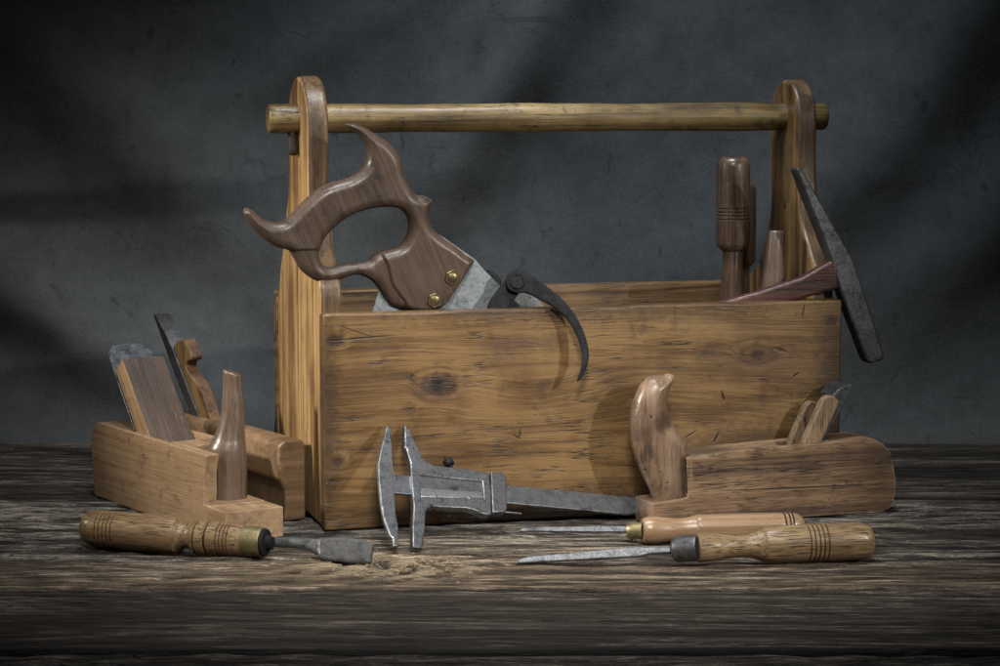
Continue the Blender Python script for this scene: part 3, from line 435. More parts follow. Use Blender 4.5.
# ------------------------------------------------------------------ the cloth backdrop
def backdrop():
    xs = np.arange(-1.7, 1.7001, .008); zs = np.arange(-.02, 1.25, .008)
    Xg, Zg = np.meshgrid(xs, zs, indexing='ij')
    h = np.zeros_like(Xg)
    FOLDS = [(-.76,.38,-.20,-.06,.055,.080),(-.60,.60,-.36,.24,.08,.04),(.20,.60,-.10,.29,.060,.055),(.56,.62,.27,.16,.080,.048),(.70,.44,.42,.10,.065,.038),(.64,.14,.52,-.05,.05,.03),(.02,.30,.16,.10,.09,-.02),(-.05,.56,-.28,.36,.03,.010),(.36,.30,.22,.12,.025,.008)]
    for (x1, z1, x2, z2, w, a) in FOLDS:
        dx, dz = x2-x1, z2-z1; L = math.hypot(dx, dz); dx /= L; dz /= L
        s_ = (Xg-x1)*dx+(Zg-z1)*dz; n_ = -(Xg-x1)*dz+(Zg-z1)*dx
        n_ = n_+.05*np.sin(s_*4+x1*7)+(fbm(Xg*3+9, Zg*3+5, 5)-.5)*.06
        along = 1/(1+np.exp(-(s_+.04)/.05))/(1+np.exp((s_-L-.04)/.05))
        h += a*np.exp(-(n_/w)**2)*along
    h += (fbm(Xg*2.2+5, Zg*2.2+3, 101, 3)-.5)*.035+(fbm(Xg*9+5, Zg*9+3, 105, 3)-.5)*.004
    n1, n2 = Xg.shape; base = 2.735+.05*(1-np.exp(-np.clip(Zg, 0, 9)/.15))
    co = np.stack([Xg, base-h*np.clip(.25+Zg*2.5, .25, 1)+.02, Zg], -1).reshape(-1, 3)
    idx = np.arange(n1*n2).reshape(n1, n2); q = np.stack([idx[:-1, :-1], idx[1:, :-1], idx[1:, 1:], idx[:-1, 1:]], -1).reshape(-1, 4)
    me = bpy.data.meshes.new('cloth'); me.from_pydata(co.tolist(), [], q.tolist())
    s = NT('canvas_grey')
    big = s.noise(s.co, 3.5, 4, .6); mid = s.noise(s.co, 26, 5, .7); fin = s.noise(s.co, 330, 3, .6)
    t = s.math('ADD', s.math('MULTIPLY', s.rng(mid, .3, .7), .45), s.math('MULTIPLY', s.rng(fin, .3, .7), .3)); t = s.math('ADD', t, s.math('MULTIPLY', s.rng(big, .3, .7), .25))
    col = s.ramp(t, [(.15, C(.054, .059, .063)), (.85, C(.102, .111, .117))])
    sk = s.noise(s.mapping((1, 1, .55), rot=(0, .5, 0)), 62, 2, .5, .3); sm = s.math('MULTIPLY', s.rng(sk, .68, .76), .6)
    col = s.mix(sm, col, C(.03, .034, .038))
    # stray scratches
    sv = s.noise(s.mapping((1, 1, 14), rot=(0, .9, 0)), 5, 2, .5); s2 = s.noise(s.mapping((1, 1, 14), (4, 0, 2), rot=(0, -.7, 0)), 5, 2, .5)
    m2 = s.math('MULTIPLY', s.math('ADD', s.rng(sv, .74, .78), s.rng(s2, .74, .78)), .4); col = s.mix(m2, col, C(.03, .034, .038))
    dn = s.n('ShaderNodeVectorMath', operation='MULTIPLY_ADD'); s.l(s.noise(s.co, 14, 3, .6, out=1), dn.inputs[0]); dn.inputs[1].default_value = (.09, .09, .09); s.l(s.co, dn.inputs[2])
    vo = s.n('ShaderNodeTexVoronoi', feature='DISTANCE_TO_EDGE'); s.l(dn.outputs[0], vo.inputs['Vector']); vo.inputs['Scale'].default_value = 15
    ms = s.rng(s.noise(s.mapping((1, 1, 1), (2, 1, 5)), 11, 3, .6), .56, .64, 0, 1, True); sc2 = s.math('MULTIPLY', s.rng(vo.outputs['Distance'], .035, .004), s.math('MULTIPLY', ms, .38))
    col = s.mix(sc2, col, C(.028, .032, .035))
    s.l(col, s.b.inputs['Base Color']); s.b.inputs['Roughness'].default_value = .9; s.b.inputs['Specular IOR Level'].default_value = .15
    s.bump(s.math('ADD', s.math('MULTIPLY', fin, .5), mid), .6, .0015)
    o = link('backdrop_cloth', me, s.m, smooth=180); o['kind'] = 'structure'
backdrop()

# ------------------------------------------------------------------ the tool box
tb = thing('tool_box', BO, 'long old pine tool box with a round carrying rod between tall end boards', 'tool box')
def arc(cx, cy, rx, ry, a0, a1, n=12): return [(cx+rx*math.cos(math.radians(a0+(a1-a0)*i/n)), cy+ry*math.sin(math.radians(a0+(a1-a0)*i/n))) for i in range(n+1)]
def sm(pts, n=4):
    P = [np.array(p) for p in pts]; out = []
    for i in range(len(P)-1):
        a = P[max(i-1, 0)]; b = P[i]; c = P[i+1]; d = P[min(i+2, len(P)-1)]
        for k in range(n):
            t = k/n; out.append(tuple(.5*((2*b)+(c-a)*t+(2*a-5*b+4*c-d)*t*t+(3*b-a-3*c+d)*t**3)))
    out.append(tuple(P[-1])); return out
left_out = [(.0183, .001), (.0183, .205)]+sm([(.0183, .214), (.023, .2294), (.041, .2443), (.055, .264), (.066, .285), (.0710, .305), (.0705, .36)])+arc(.118, .367, .0475, .048, 180, 0, 18)[1:]+sm([(.166, .36), (.1655, .3145), (.171, .295), (.1794, .28), (.191, .2546), (.2075, .2317), (.2205, .205)])+[(.2252, .19), (.2252, .001)]
right_out = [(.0183, .001), (.0183, .22)]+sm([(.0183, .230), (.034, .246), (.0545, .274), (.0625, .313), (.064, .365)])+arc(.1005, .372, .0365, .0385, 180, 0, 18)[1:]+sm([(.137, .36), (.133, .31), (.134, .275), (.147, .248), (.165, .224), (.20, .205)])+[(.2252, .19), (.2252, .001)]
# panel frame: local x = depth (BV), local y = up, extruded along BU (z = x cross y = BV x K = BU)
PM = lambda a: frame(bx(a, 0, 0), BV, BK)
M['pine_edge_shaded'] = wood('pine_edge_shaded', C(.15, .095, .05), C(.085, .05, .026), C(.03, .018, .011), 'Y', 8, .08, 420, .5, .5, .5, .4, 31, coat=.25, ringmix=.35)  # edge faces get darker pine; the shade there is put into the colour
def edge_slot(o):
    o.data.materials.append(M['pine_edge_shaded'])
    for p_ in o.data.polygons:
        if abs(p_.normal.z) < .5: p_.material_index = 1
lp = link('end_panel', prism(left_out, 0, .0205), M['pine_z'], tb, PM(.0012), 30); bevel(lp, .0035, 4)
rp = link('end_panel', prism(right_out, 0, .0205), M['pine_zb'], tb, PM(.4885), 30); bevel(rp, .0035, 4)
FB = boxmesh(0, .510, 0, .018, .003, .2)
# slightly irregular rim and faces on the front board
def board(L, T, z0, z1, nx=60, nz=20, amp=.0007, seed=0):
    bm = bmesh.new(); r = bmesh.ops.create_grid(bm, x_segments=nx, y_segments=nz, size=.5)
    bm.free(); v = []; f = []
    r_ = np.random.RandomState(seed)
    xs = np.linspace(0, L, nx+1); zs = np.linspace(z0, z1, nz+1); ys = [0, T]
    def P(x, y, z):
        dz = (vnoise(np.array([x*22.]), np.array([3.+y*40]), 5+seed)[0]-.5)*amp*3 if z > z1-1e-6 else 0
        dy = (vnoise(np.array([x*12.]), np.array([z*18.]), 9+seed)[0]-.5)*amp*(1 if y < 1e-6 else -1)
        dx = (vnoise(np.array([z*40.]), np.array([y*60.+2]), 3+seed)[0]-.5)*amp*(1 if 0 < x < L else 1.2)
        return (x+dx*(x in (0, L)), y+dy, z+dz)
    idx = {}
    def vid(x, y, z):
        k = (round(x, 6), round(y, 6), round(z, 6))
        if k not in idx: idx[k] = len(v); v.append(P(x, y, z))
        return idx[k]
    for j, y in enumerate(ys):
        for i in range(nx):
            for q in range(nz): f.append([vid(xs[i], y, zs[q]), vid(xs[i+1], y, zs[q]), vid(xs[i+1], y, zs[q+1]), vid(xs[i], y, zs[q+1])])
    for z in (z0, z1):
        for i in range(nx): f.append([vid(xs[i], 0, z), vid(xs[i+1], 0, z), vid(xs[i+1], T, z), vid(xs[i], T, z)])
    for x in (0, L):
        for q in range(nz): f.append([vid(x, 0, zs[q]), vid(x, T, zs[q]), vid(x, T, zs[q+1]), vid(x, 0, zs[q+1])])
    return mesh_from(v, f)
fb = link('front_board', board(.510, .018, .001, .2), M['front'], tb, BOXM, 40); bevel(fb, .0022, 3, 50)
bb = link('back_board', board(.5105, .018, .001, .2, seed=2), M['pine_x'], tb, frame(bx(0, .2256, 0), BU, BV), 40); bevel(bb, .002, 3, 50)
bt = link('bottom_board', boxmesh(.0222, .488, .0186, .225, .004, .016), M['pine_x'], tb, BOXM, 40)
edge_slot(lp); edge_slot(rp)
# rod
ra = bx(-.0272, .1185, .3748); rb = bx(.5330, .1010, .3738); RL = (rb-ra).length
prof = [(0, .0001), (0, .0112), (.0006, .0125), (.002, .0136)]+[(x, .0137+.0004*math.sin(x*31)+.0002*math.sin(x*83)) for x in np.arange(.01, RL-.01, .008)]+[(RL-.002, .0134), (RL-.0005, .0122), (RL, .0112), (RL, .0001)]
rod = link('carrying_rod', lathe(prof, 40), M['rod'], tb, axis_frame(ra, rb), 50)
pin_top = bx(-.0050, .114, .366); pin_bot = bx(-.0035, .112, .3400)
link('retaining_peg', lathe([(0, .0038), (.020, .0046), (.0240, .0044), (.0256, .0030), (.0260, .0003)], 20), M['groove'], rod, axis_frame(pin_top, pin_bot, (1, 0, 0)), 50)
# ------------------------------------------------------------------ saw
S = D['saw']; SM = frame(D['saw_o'], S['x'], S['y'])
saw = thing('hand_saw', V3(D['saw_o']), 'hand saw with carved brown handle and two brass screws, standing in the box', 'saw')
st_line = np.array(S['step'])
def side_of_step(x, y):
    xs_ = np.interp(y, st_line[::-1, 1], st_line[::-1, 0]); return x-xs_
cheek_c = np.array(S['screws']).mean(0)
def T_saw(x, y):
    d_ = side_of_step(x, y); zone = (y < st_line[0, 1]) ; rail = np.clip(-d_/.0022, 0, 1)*zone
    return .0118*(1-rail)+.0088*rail
def R_saw(x, y):
    dc = np.hypot((x-cheek_c[0])/.030, (y-cheek_c[1])/.026); flat = np.clip(1.55-dc, 0, 1)
    return .0090*(1-flat)+.0032*flat
hd = link('handle', pillow(S['outer'], [S['hole']], T_saw, R_saw, .00125), M['saw'], saw, SM, 180)
hd2 = hd.data
bl = link('blade', prism(S['blade'], -.0006, .0006), M['saw_steel'], saw, SM, 30)
hexp = lambda r: [(r*math.cos(math.radians(60*i+20)), r*math.sin(math.radians(60*i+20))) for i in range(6)]
for (px_, py_) in S['screws']:
    hx = prism(hexp(.0074), .0, .0022); o = link('saw_screw', hx, M['brass_s'], saw, SM @ Matrix.Translation((px_, py_, .0112)), 30); bevel(o, .0004, 2)
    b_ = link('screw_stud', lathe([(0, .0047), (.0006, .0046), (.0009, .0042), (.0009, .0003)], 24), M['brass_s'], o, SM @ Matrix.Translation((px_, py_, .0133)) @ Matrix.Rotation(-math.pi/2, 4, 'Y'), 40)

# ------------------------------------------------------------------ curved leg calliper
Cc = D['curl']; CM = frame(D['curl_o'], Cc['x'], Cc['y'])
cl = thing('curved_caliper', V3(D['curl_o']), 'black iron calliper with one curved leg hanging over the front rim of the box', 'caliper')
Tc = lambda x, y: .0026+0*x
Rc = lambda x, y: .0012+0*x
link('leg', pillow(Cc['right'], [], Tc, Rc, .0013, .0016), M['iron'], cl, CM @ Matrix.Translation((0, 0, .0026)), 50)
link('leg', pillow(Cc['left'], [], Tc, Rc, .0013, .0016), M['iron'], cl, CM @ Matrix.Translation((0, 0, -.0028)), 50)
pp = Cc['pin'][0]
pv = link('pivot', lathe([(0, .0074), (.0012, .0074), (.0018, .0068), (.0018, .0058), (.0012, .0052), (.0012, .0003)], 40), M['iron'], cl, CM @ Matrix.Translation((pp[0], pp[1], .0050)) @ Matrix.Rotation(-math.pi/2, 4, 'Y'), 40)
sl = D['slab']; o = link('scraper_blade', pillow(sl['o'], [], lambda x, y: .003+0*x, lambda x, y: .0012+0*x, .002, .002), M['iron'], None, frame(D['slab_o'], sl['x'], sl['y']), 50)
o['label'] = 'black iron tool end standing in the box between the saw blade and the calliper joint'; o['category'] = 'tool blade'
br = D['bar']; o = link('steel_blade', prism(br['o'], -.0015, .0015), M['steel_d'], None, frame(D['bar_o'], br['x'], br['y']), 30)
o['label'] = 'shiny steel blade lying inside the box, seen just under the calliper joint'; o['category'] = 'steel blade'

# ------------------------------------------------------------------ turned handles standing in the box
def drop(p, q, zmin=.018):
    p = V3(p); q = V3(q); d_ = (q-p).normalized(); return p, p+d_*((zmin-p.z)/d_.z)
p, q = drop(*D['h']['big'])
t = thing('turned_handle', q, 'tallest dark polished handle standing in the box, thick with a band of rings', 'tool handle', 'turned tool handles standing in the box')
L_ = (q-p).length
def grooves(xs_, r, dep=.0007, w=.0009):
    out = []
    for x in xs_: out += [(x-w, r), (x-w*.4, r-dep), (x+w*.4, r-dep), (x+w, r)]
    return out
link('grip', lathe([(0, .0001), (0, .0105), (.0012, .0135), (.004, .0158), (.009, .0166), (.02, .0168)]+[(.045, .0168)]+grooves((.051, .0545, .058, .0615), .0168)+[(.085, .0166), (.089, .0155), (.092, .0125), (.0935, .0108)], 48), M['dark_h'], t, axis_frame(p, q, (0, 1, 0)), 40)
link('neck', lathe(dense([(.093, .0102), (.105, .0103), (.125, .0115), (.140, .0125), (L_*.55, .0135)], .003), 40), M['dark_h'], t, axis_frame(p, q, (0, 1, 0)), 60)
link('shank', lathe([(L_*.55, .005), (L_, .004)], 12), M['steel_d'], t, axis_frame(p, q, (0, 1, 0)), 60)
p, q = drop(*D['h']['mid']); L_ = (q-p).length
t = thing('turned_handle', q, 'dark turned handle half hidden behind the tall ringed handle', 'tool handle', 'turned tool handles standing in the box')
link('grip', lathe([(0, .0001), (0, .009), (.0015, .012), (.005, .0143), (.04, .0158), (.074, .0162), (.080, .0155), (.0835, .012), (.0845, .0105), (.10, .011), (.13, .013), (.15, .013), (.151, .001)], 44), M['dark_h2'], t, axis_frame(p, q, (0, 1, 0)), 40)
link('shank', lathe([(.15, .005), (L_, .004)], 12), M['steel_d'], t, axis_frame(p, q, (0, 1, 0)), 60)
p, q = drop(*D['h']['small']); L_ = (q-p).length
t = thing('tapered_handle', q, 'short tapered dark handle in the box between the ringed handle and the hammer', 'tool handle', 'turned tool handles standing in the box')
link('grip', lathe([(0, .0001), (0, .0068), (.0008, .0076), (.002, .008), (.030, .0098), (.06, .0122), (.10, .013), (.12, .012), (.121, .001)], 40), M['dark_h2'], t, axis_frame(p, q, (0, 1, 0)), 40)
link('shank', lathe([(.12, .0045), (L_, .0035)], 12), M['steel_d'], t, axis_frame(p, q, (0, 1, 0)), 60)

# ------------------------------------------------------------------ hammer
H = D['hammer']; HM = frame(D['hammer_o'], H['x'], H['y'])
hm = thing('hammer', V3(D['hammer_o']), 'cross-peen hammer with reddish handle, its dark steel head hanging outside the box', 'hammer')
o = link('head', prism(H['head'], -.0085, .0095), M['hammer'], hm, HM, 30); bevel(o, .0028, 3, 20)
H2 = D['hammerh']; o = link('handle', prism(H2['o'], -.0065, .0075), M['red_h'], hm, frame(D['hammerh_o'], H2['x'], H2['y']), 30); bevel(o, .0032, 4, 30)

# ------------------------------------------------------------------ vernier calliper
Ve = D['vern']; VM = frame(D['vern_o'], Ve['x'], Ve['y'])
vc = thing('vernier_caliper', V3(D['vern_o']), 'grey steel vernier calliper leaning against the front of the box', 'caliper')
def plate(name, pts, z0, z1, mat, par, bev=.0006, seg=2):
    o = link(name, prism(pts, z0, z1), mat, par, VM, 30); bevel(o, bev, seg, 25); return o
bm_ = plate('beam', Ve['beam'], -.0018, .0014, M['steel'], vc)
plate('fixed_jaw', Ve['fixed'], -.0022, .0026, M['steel'], vc, .0009)
# slider with a framed window
out_ = resample(Ve['slider'], .0012, False); w_ = resample(Ve['window'], .0012, False)
def frame_mesh(outer, hole, z0, z1):
    pts = [Vector((float(a), float(b))) for a, b in np.vstack([outer, hole])]; n = len(outer); m = len(hole)
    ed = [(i, (i+1) % n) for i in range(n)]+[(n+i, n+(i+1) % m) for i in range(m)]
    vo, eo, fo, *_ = delaunay_2d_cdt(pts, ed, [], 0, 1e-7); Vt = np.array([(v.x, v.y) for v in vo]); F = [tuple(f) for f in fo]
    cen = np.array([Vt[list(f)].mean(0) for f in F]); ok = inside(cen, outer) & ~inside(cen, hole); F = [f for f, o_ in zip(F, ok) if o_]
    k_ = len(Vt); v = [(a, b, z1) for a, b in Vt]+[(a, b, z0) for a, b in Vt]; faces = list(F)+[tuple(i+k_ for i in reversed(f)) for f in F]
    E = {}
    for f in F:
        for i in range(len(f)): E[(f[i], f[(i+1) % len(f)])] = 1
    for (a, b) in E:
        if (b, a) not in E: faces.append((b, a, a+k_, b+k_))
    me = mesh_from(v, faces); bm = bmesh.new(); bm.from_mesh(me)
    bmesh.ops.dissolve_limit(bm, angle_limit=.01, verts=bm.verts[:], edges=bm.edges[:]); bm.to_mesh(me); bm.free(); return me
sd = link('slider', frame_mesh(out_, w_, -.0030, .0044), M['steel'], vc, VM, 30); bevel(sd, .0007, 2, 40)
wc = np.array(Ve['window']).mean(0)
inner = [tuple(wc+(np.array(p_)-wc)*1.02) for p_ in Ve['window']]
wp = link('window_plate', prism(inner, .0016, .0026), M['steel_d'], sd, VM, 30)
stp = link('scale_strip', prism([tuple(wc+(np.array(p_)-wc)*np.array([.97, .97])) for p_ in Ve['strip']], .0027, .0036), M['steel_b'], sd, VM, 30); bevel(stp, .0004, 1)
# graduations engraved on the strip
tick_v = []; tick_f = []
s0, s1, s2_, s3 = [np.array(p_) for p_ in Ve['strip']]
for i in range(26):
    u_ = .06+.88*i/25; a_ = s0+(s1-s0)*u_; b_ = s3+(s2_-s3)*u_; d_ = (b_-a_); ln = .62 if i % 10 == 0 else (.48 if i % 5 == 0 else .32)
    a_ = a_+d_*.08; b_ = a_+d_*ln; w = np.array([.00019, 0]); n0 = len(tick_v)
    tick_v += [(*(a_-w), .00366), (*(a_+w), .00366), (*(b_+w), .00366), (*(b_-w), .00366)]; tick_f.append((n0, n0+1, n0+2, n0+3))
link('graduation', mesh_from(tick_v, tick_f), M['iron'], sd, VM, None)
for p_ in Ve['screws']:
    link('screw', lathe([(0, .0019), (.0012, .0018), (.0016, .0013), (.0017, .0002)], 20), M['steel_d'], sd, VM @ Matrix.Translation((p_[0], p_[1], .0028)) @ Matrix.Rotation(-math.pi/2, 4, 'Y'), 40)
cp = plate('clamp', Ve['clamp'], -.0034, .0048, M['steel_d'], vc, .0012, 3)
link('clamp_pin', lathe([(0, .0009), (.017, .0009), (.0172, .0002)], 12), M['steel_d'], cp, VM @ Matrix.Translation((Ve['rod'][0][0]-.001, Ve['rod'][0][1], .001)) @ Matrix.Rotation(math.atan2(Ve['rod'][1][1]-Ve['rod'][0][1], Ve['rod'][1][0]-Ve['rod'][0][0]), 4, 'Z'), 40)
kn_ = Ve['knob'][0]
link('thumb_screw', lathe([(-.006, .0018), (-.0005, .0018), (0, .0040), (.0006, .0048), (.0055, .0048), (.0062, .0040), (.0062, .0018), (.0095, .0012), (.0100, .0002)], 28), M['iron'], vc, VM @ Matrix.Translation((kn_[0], kn_[1]-.002, -.001)) @ Matrix.Rotation(math.pi/2, 4, 'Z'), 30)

# ------------------------------------------------------------------ helper: boolean cut
def cut(o, meshes, Mw):
    for me in meshes:
        c = bpy.data.objects.new('cutter', me); COL.objects.link(c); c.matrix_basis = Mw
        m = o.modifiers.new('cut', 'BOOLEAN'); m.operation = 'DIFFERENCE'; m.solver = 'EXACT'; m.object = c
        bpy.context.view_layer.update(); dg = bpy.context.evaluated_depsgraph_get()
        nm = bpy.data.meshes.new_from_object(o.evaluated_get(dg)); o.modifiers.remove(m)
        bpy.data.objects.remove(c); old = o.data; o.data = nm
    for p_ in o.data.polygons: p_.use_smooth = True
    bm = bmesh.new(); bm.from_mesh(o.data)
    for e_ in bm.edges:
        if len(e_.link_faces) == 2: e_.smooth = e_.calc_face_angle(0) < math.radians(30)
    bm.to_mesh(o.data); bm.free()
    if not o.data.materials: o.data.materials.append(old.materials[0])

def side_slot(o, m):  # paler side faces: their lit look is put into the colour
    o.data.materials.append(m)
    for p_ in o.data.polygons:
        if abs(p_.normal.z) > .5: p_.material_index = 1
M['wedge_s'] = wood('wedge_side_lit', C(.36, .24, .13), C(.25, .155, .08), C(.10, .06, .032), 'X', 8, .06, 500, .7, .5, .5, .5, 33, ringmix=.3)
M['wedge_f'] = wood('wedge_front', C(.19, .115, .06), C(.13, .075, .038), C(.055, .03, .017), 'Y', 8, .06, 500, .7, .5, .5, .45, 34, ringmix=.3)
# ------------------------------------------------------------------ front left bench plane (local x along, y across away from camera, z up)
P1 = D['p1']; PM1 = frame(D['p1_o'], P1['x'], P1['y'])
pl1 = thing('bench_plane', V3(D['p1_o']), 'pale worn wooden plane with a tall round horn and broad dark wedge', 'hand plane', 'wooden hand planes')
W1 = .058; H1 = .074
side1 = [(0.002, 0), (.292, 0), (.292, .027), (.2560, .027), (.2560, H1), (.012, H1), (-.001, .066), (-.004, .05), (-.003, .02)]
# prism extrudes along local z, so build side profile in (x, z) with a frame whose y is up
SM1 = frame(D['p1_o'], P1['x'], (0, 0, 1))     # local z = x cross up = toward camera side
body1 = link('body', prism(side1, -W1, 0), M['plane_a'], pl1, SM1, 30)
cut(body1, [boxmesh(.200, .31, .0275, .12, -W1-.01, -.0125),
            prism([(.2475, .0275), (.2495, .040), (.2500, .058), (.2535, .068), (.27, .12), (.27, .0275)], -.0128, .01),
            prism([(.086, .09), (.118, .026), (.124, .026), (.178, .09)], -W1+.0065, -.0065)], SM1)
bevel(body1, .0042, 4, 30)
w1 = D['w1']; WM1 = frame(D['w1_o'], w1['x'], w1['y'])
wp_ = w1['wedge']; 
# re-anchor the wedge: top corners and the line where it enters the body
def ext_down(a, b, zmin):
    a = np.array(a); b = np.array(b); d_ = (b-a); return tuple(a+d_*((zmin-a[1])/d_[1]))
wt0, wt1, wb1 = wp_[0], wp_[1], wp_[2]
wb0 = wp_[4]
wedge_pts = [wt0, wt1, wb1, ext_down(wt1, wb1, .034), ext_down(wt0, wb0, .034)]
# local x of the wedge material runs along its length
def along(pts, Mf, a, b):
    """re-express a 2-D outline so that local X runs from b to a"""
    a = np.array(a); b = np.array(b); d_ = (a-b)/np.linalg.norm(a-b); n_ = np.array([-d_[1], d_[0]])
    q_ = [tuple(((np.array(p_)-b)@d_, (np.array(p_)-b)@n_)) for p_ in pts]
    ang = math.atan2(d_[1], d_[0]); return q_, Mf @ Matrix.Translation((b[0], b[1], 0)) @ Matrix.Rotation(ang, 4, 'Z')
q_, Mq = along(wedge_pts, WM1, wt0, ext_down(wt0, wb0, .034))
o = link('wedge', prism(q_, -.0445, 0), M['wedge_d'], pl1, Mq, 30); bevel(o, .0009, 2); side_slot(o, M['wedge_s'])
ip = w1['iron']
ia = np.array(ip[1]); ib = np.array(ext_down(wt0, wb0, .034)); it = np.array(wt0)
dI = (it-ib)/np.linalg.norm(it-ib); nI = np.array([-dI[1], dI[0]])
LI = np.linalg.norm(it-ib)+.032
# iron: plate lying on the back of the wedge, clipped top corners; local x along, local y across
nrm = nI if nI[0] < 0 else -nI
off_ = nrm*.0022
o3 = WM1 @ V3((ib[0]+off_[0], ib[1]+off_[1], .001))
ax_ = (WM1.to_3x3() @ V3((dI[0], dI[1], 0))); ay_ = WM1.to_3x3() @ V3((0, 0, -1))
IM = frame(o3, ax_, ay_)
o = link('iron', prism([(0, 0), (LI-.010, 0), (LI-.002, .006), (LI, .016), (LI, .032), (LI-.003, .040), (LI-.012, .0465), (0, .0465)], -.0015, .0015), M['iron_pl'], pl1, IM, 30); bevel(o, .0005, 2)
# horn
kb = V3(D['knob1'])
rows = [(0, -.0172, .0176), (.012, -.0176, .0180), (.0244, -.0177, .0181), (.040, -.0184, .0178), (.0459, -.0183, .0174), (.0510, -.0160, .0170), (.0561, -.0128, .0166), (.0660, -.0090, .0162), (.0785, -.0056, .0157), (.092, -.0042, .0146), (.1036, -.0034, .0134), (.112, -.0032, .0130), (.1165, -.0030, .0128), (.1178, -.0018, .0116)]
P_ = sm([(a, b, c) for a, b, c in rows], 4)
rings = []
for (z, l, r) in P_:
    cx = (l+r)/2; rr = (r-l)/2
    rings.append([(z-.0022*math.cos(2*math.pi*k/40)*(z > .10), cx+rr*math.cos(2*math.pi*k/40), rr*.95*math.sin(2*math.pi*k/40)) for k in range(40)])
# loft with x as vertical axis: frame x=up, y=world x
link('horn', loft(rings), M['horn_l'], pl1, frame(kb, (0, 0, 1), (1, 0, 0)), 45)

# ------------------------------------------------------------------ narrow plane behind it
P2 = D['p2']; o2 = D['p2_o']
pl2 = thing('moulding_plane', V3(o2), 'narrow brown plane with a notched yellow wedge, behind the plane with the round horn', 'hand plane', 'wooden hand planes')
EM = frame(V3(o2)+V3(P2['x'])*.02, P2['y'], (0, 0, 1))  # section frame: x across (away), y up, z = x cross up -> along direction (toward camera)?
sec = [(.006, 0), (.006, .030), (.003, .036), (0, .041), (0, .069), (.002, .074), (.006, .0765), (.022, .0765), (.0262, .0745), (.028, .070), (.028, 0)]
zdir = (EM.to_3x3() @ V3((0, 0, 1))).dot(V3(P2['x']))
a0, a1 = (0, .2299) if zdir > 0 else (-.2299, 0)
body2 = link('body', prism(sec, a0, a1), M['plane_b2'] if 'plane_b2' in M else M['plane_b'], pl2, EM, 30)
w2 = D['w2']; WM2 = frame(D['w2_o'], w2['x'], w2['y'])
bevel(body2, .0030, 4, 30)
q_, Mq = w2['wedge'], WM2
o = link('wedge', prism(q_, -.0125, 0), M['wedge_f'], pl2, Mq, 30); bevel(o, .0012, 2); side_slot(o, M['wedge_y'])
o = link('iron', prism(w2['iron'], -.0165, .0015), M['steel_d'], pl2, WM2, 30); bevel(o, .0004, 1)

# ------------------------------------------------------------------ right plane
P3 = D['p3']; SM3 = frame(D['p3_o'], P3['x'], P3['y'])
pl3 = thing('jack_plane', V3(D['p3_o']), 'weathered wooden plane with a curved spotted horn, in front of the box', 'hand plane', 'wooden hand planes')
bd = [list(p_) for p_ in P3['body']]
bd[0] = [-.0035, .0002]; bd[-1] = [.236, .0002]; bd[-2] = [.2425, .0028]
body3 = link('body', prism(bd, -.042, 0), M['plane_c'], pl3, SM3, 30)
cut(body3, [prism([(.0296, .0285), (.0345, .0285), (.0345, .070), (.0296, .075)], -.030, -.0005),
            prism([(.118, .09), (.150, .02), (.158, .02), (.178, .09)], -.036, -.006)], SM3)
bevel(body3, .0035, 4, 30)
w3 = D['p3w']; WM3 = frame(D['p3w_o'], w3['x'], w3['y']); w3f = D['p3f']; WM3f = frame(D['p3f_o'], w3f['x'], w3f['y'])
o = link('wedge_prong', prism(w3['near'], -.009, 0), M['wedge_c'], pl3, WM3, 30); bevel(o, .0015, 3)
o = link('wedge_prong', prism(w3f['far'], -.008, .002), M['wedge_c'], pl3, WM3f, 30); bevel(o, .0015, 3)
o = link('iron', prism(w3['iron'], -.029, -.001), M['iron_pl'], pl3, WM3, 30); bevel(o, .0006, 2)
hh = D['p3h']; HM3 = frame(D['p3h_o'], hh['x'], hh['y'])
cyh = np.mean([p_[1] for p_ in hh['horn']])
link('horn', pillow(hh['horn'], [], lambda x, y: .0150+0*x, lambda x, y: .0175+0*x, .0013, .0008), M['horn_r'], pl3, HM3, 180)

# ------------------------------------------------------------------ chisels
def burn(o, xs_, w=.0009):
    o.data.materials.append(M['groove'])
    for p_ in o.data.polygons:
        if any(abs(p_.center.x-x_) < w for x_ in xs_): p_.material_index = 1
def blade_mesh(p, L, w0, w1, t, z0=0): return prism([(0, -w0), (L, -w1), (L, w1), (0, w0)], -t, t)
c1 = D['c1']; A_, B_ = V3(c1['a']), V3(c1['b']); L_ = (B_-A_).length; CM1 = axis_frame(A_, B_)
ch1 = thing('bevel_chisel', (A_+B_)/2*1, 'broad short-bladed chisel with ringed ash handle and brass ferrule, beside the vernier calliper', 'chisel', 'chisels lying on the table')
k = L_/187.7   # metres per photographed unit along the handle
X = lambda px_: (px_-83)*k
R1 = .0163
prof = [(0, .0001), (.0002, .006), (.0012, .0095), (.0035, .0128), (.0075, .0150), (.012, .0160)]+grooves([X(v_) for v_ in (102.5, 106.5, 110.5, 114.5, 118.5)], .0163, .0009, .0008)+[(X(150), .0166), (X(180), .0167)]
prof += [(X(181), .0162), (X(183), .0135), (X(187), .0112), (X(191), .0108), (X(195), .0125), (X(198), .0146), (X(199), .0152), (X(200), .0138), (X(201), .0138), (X(202), .0153), (X(206), .0155), (X(209.5), .0153), (X(210.5), .0134), (X(212), .0134), (X(213), .0150), (X(216), .0150)]+grooves([X(v_) for v_ in (223, 226.5, 230, 233.5)], .0146, .0008, .0008)+[(X(243), .0137), (X(246), .0132), (X(247), .0120)]
hn = link('handle', lathe(prof, 64), M['oak_h'], ch1, CM1, 38)
burn(hn, [X(v_) for v_ in (102.5, 106.5, 110.5, 114.5, 118.5, 223, 226.5, 230, 233.5, 200.5, 211.2)], .0005)
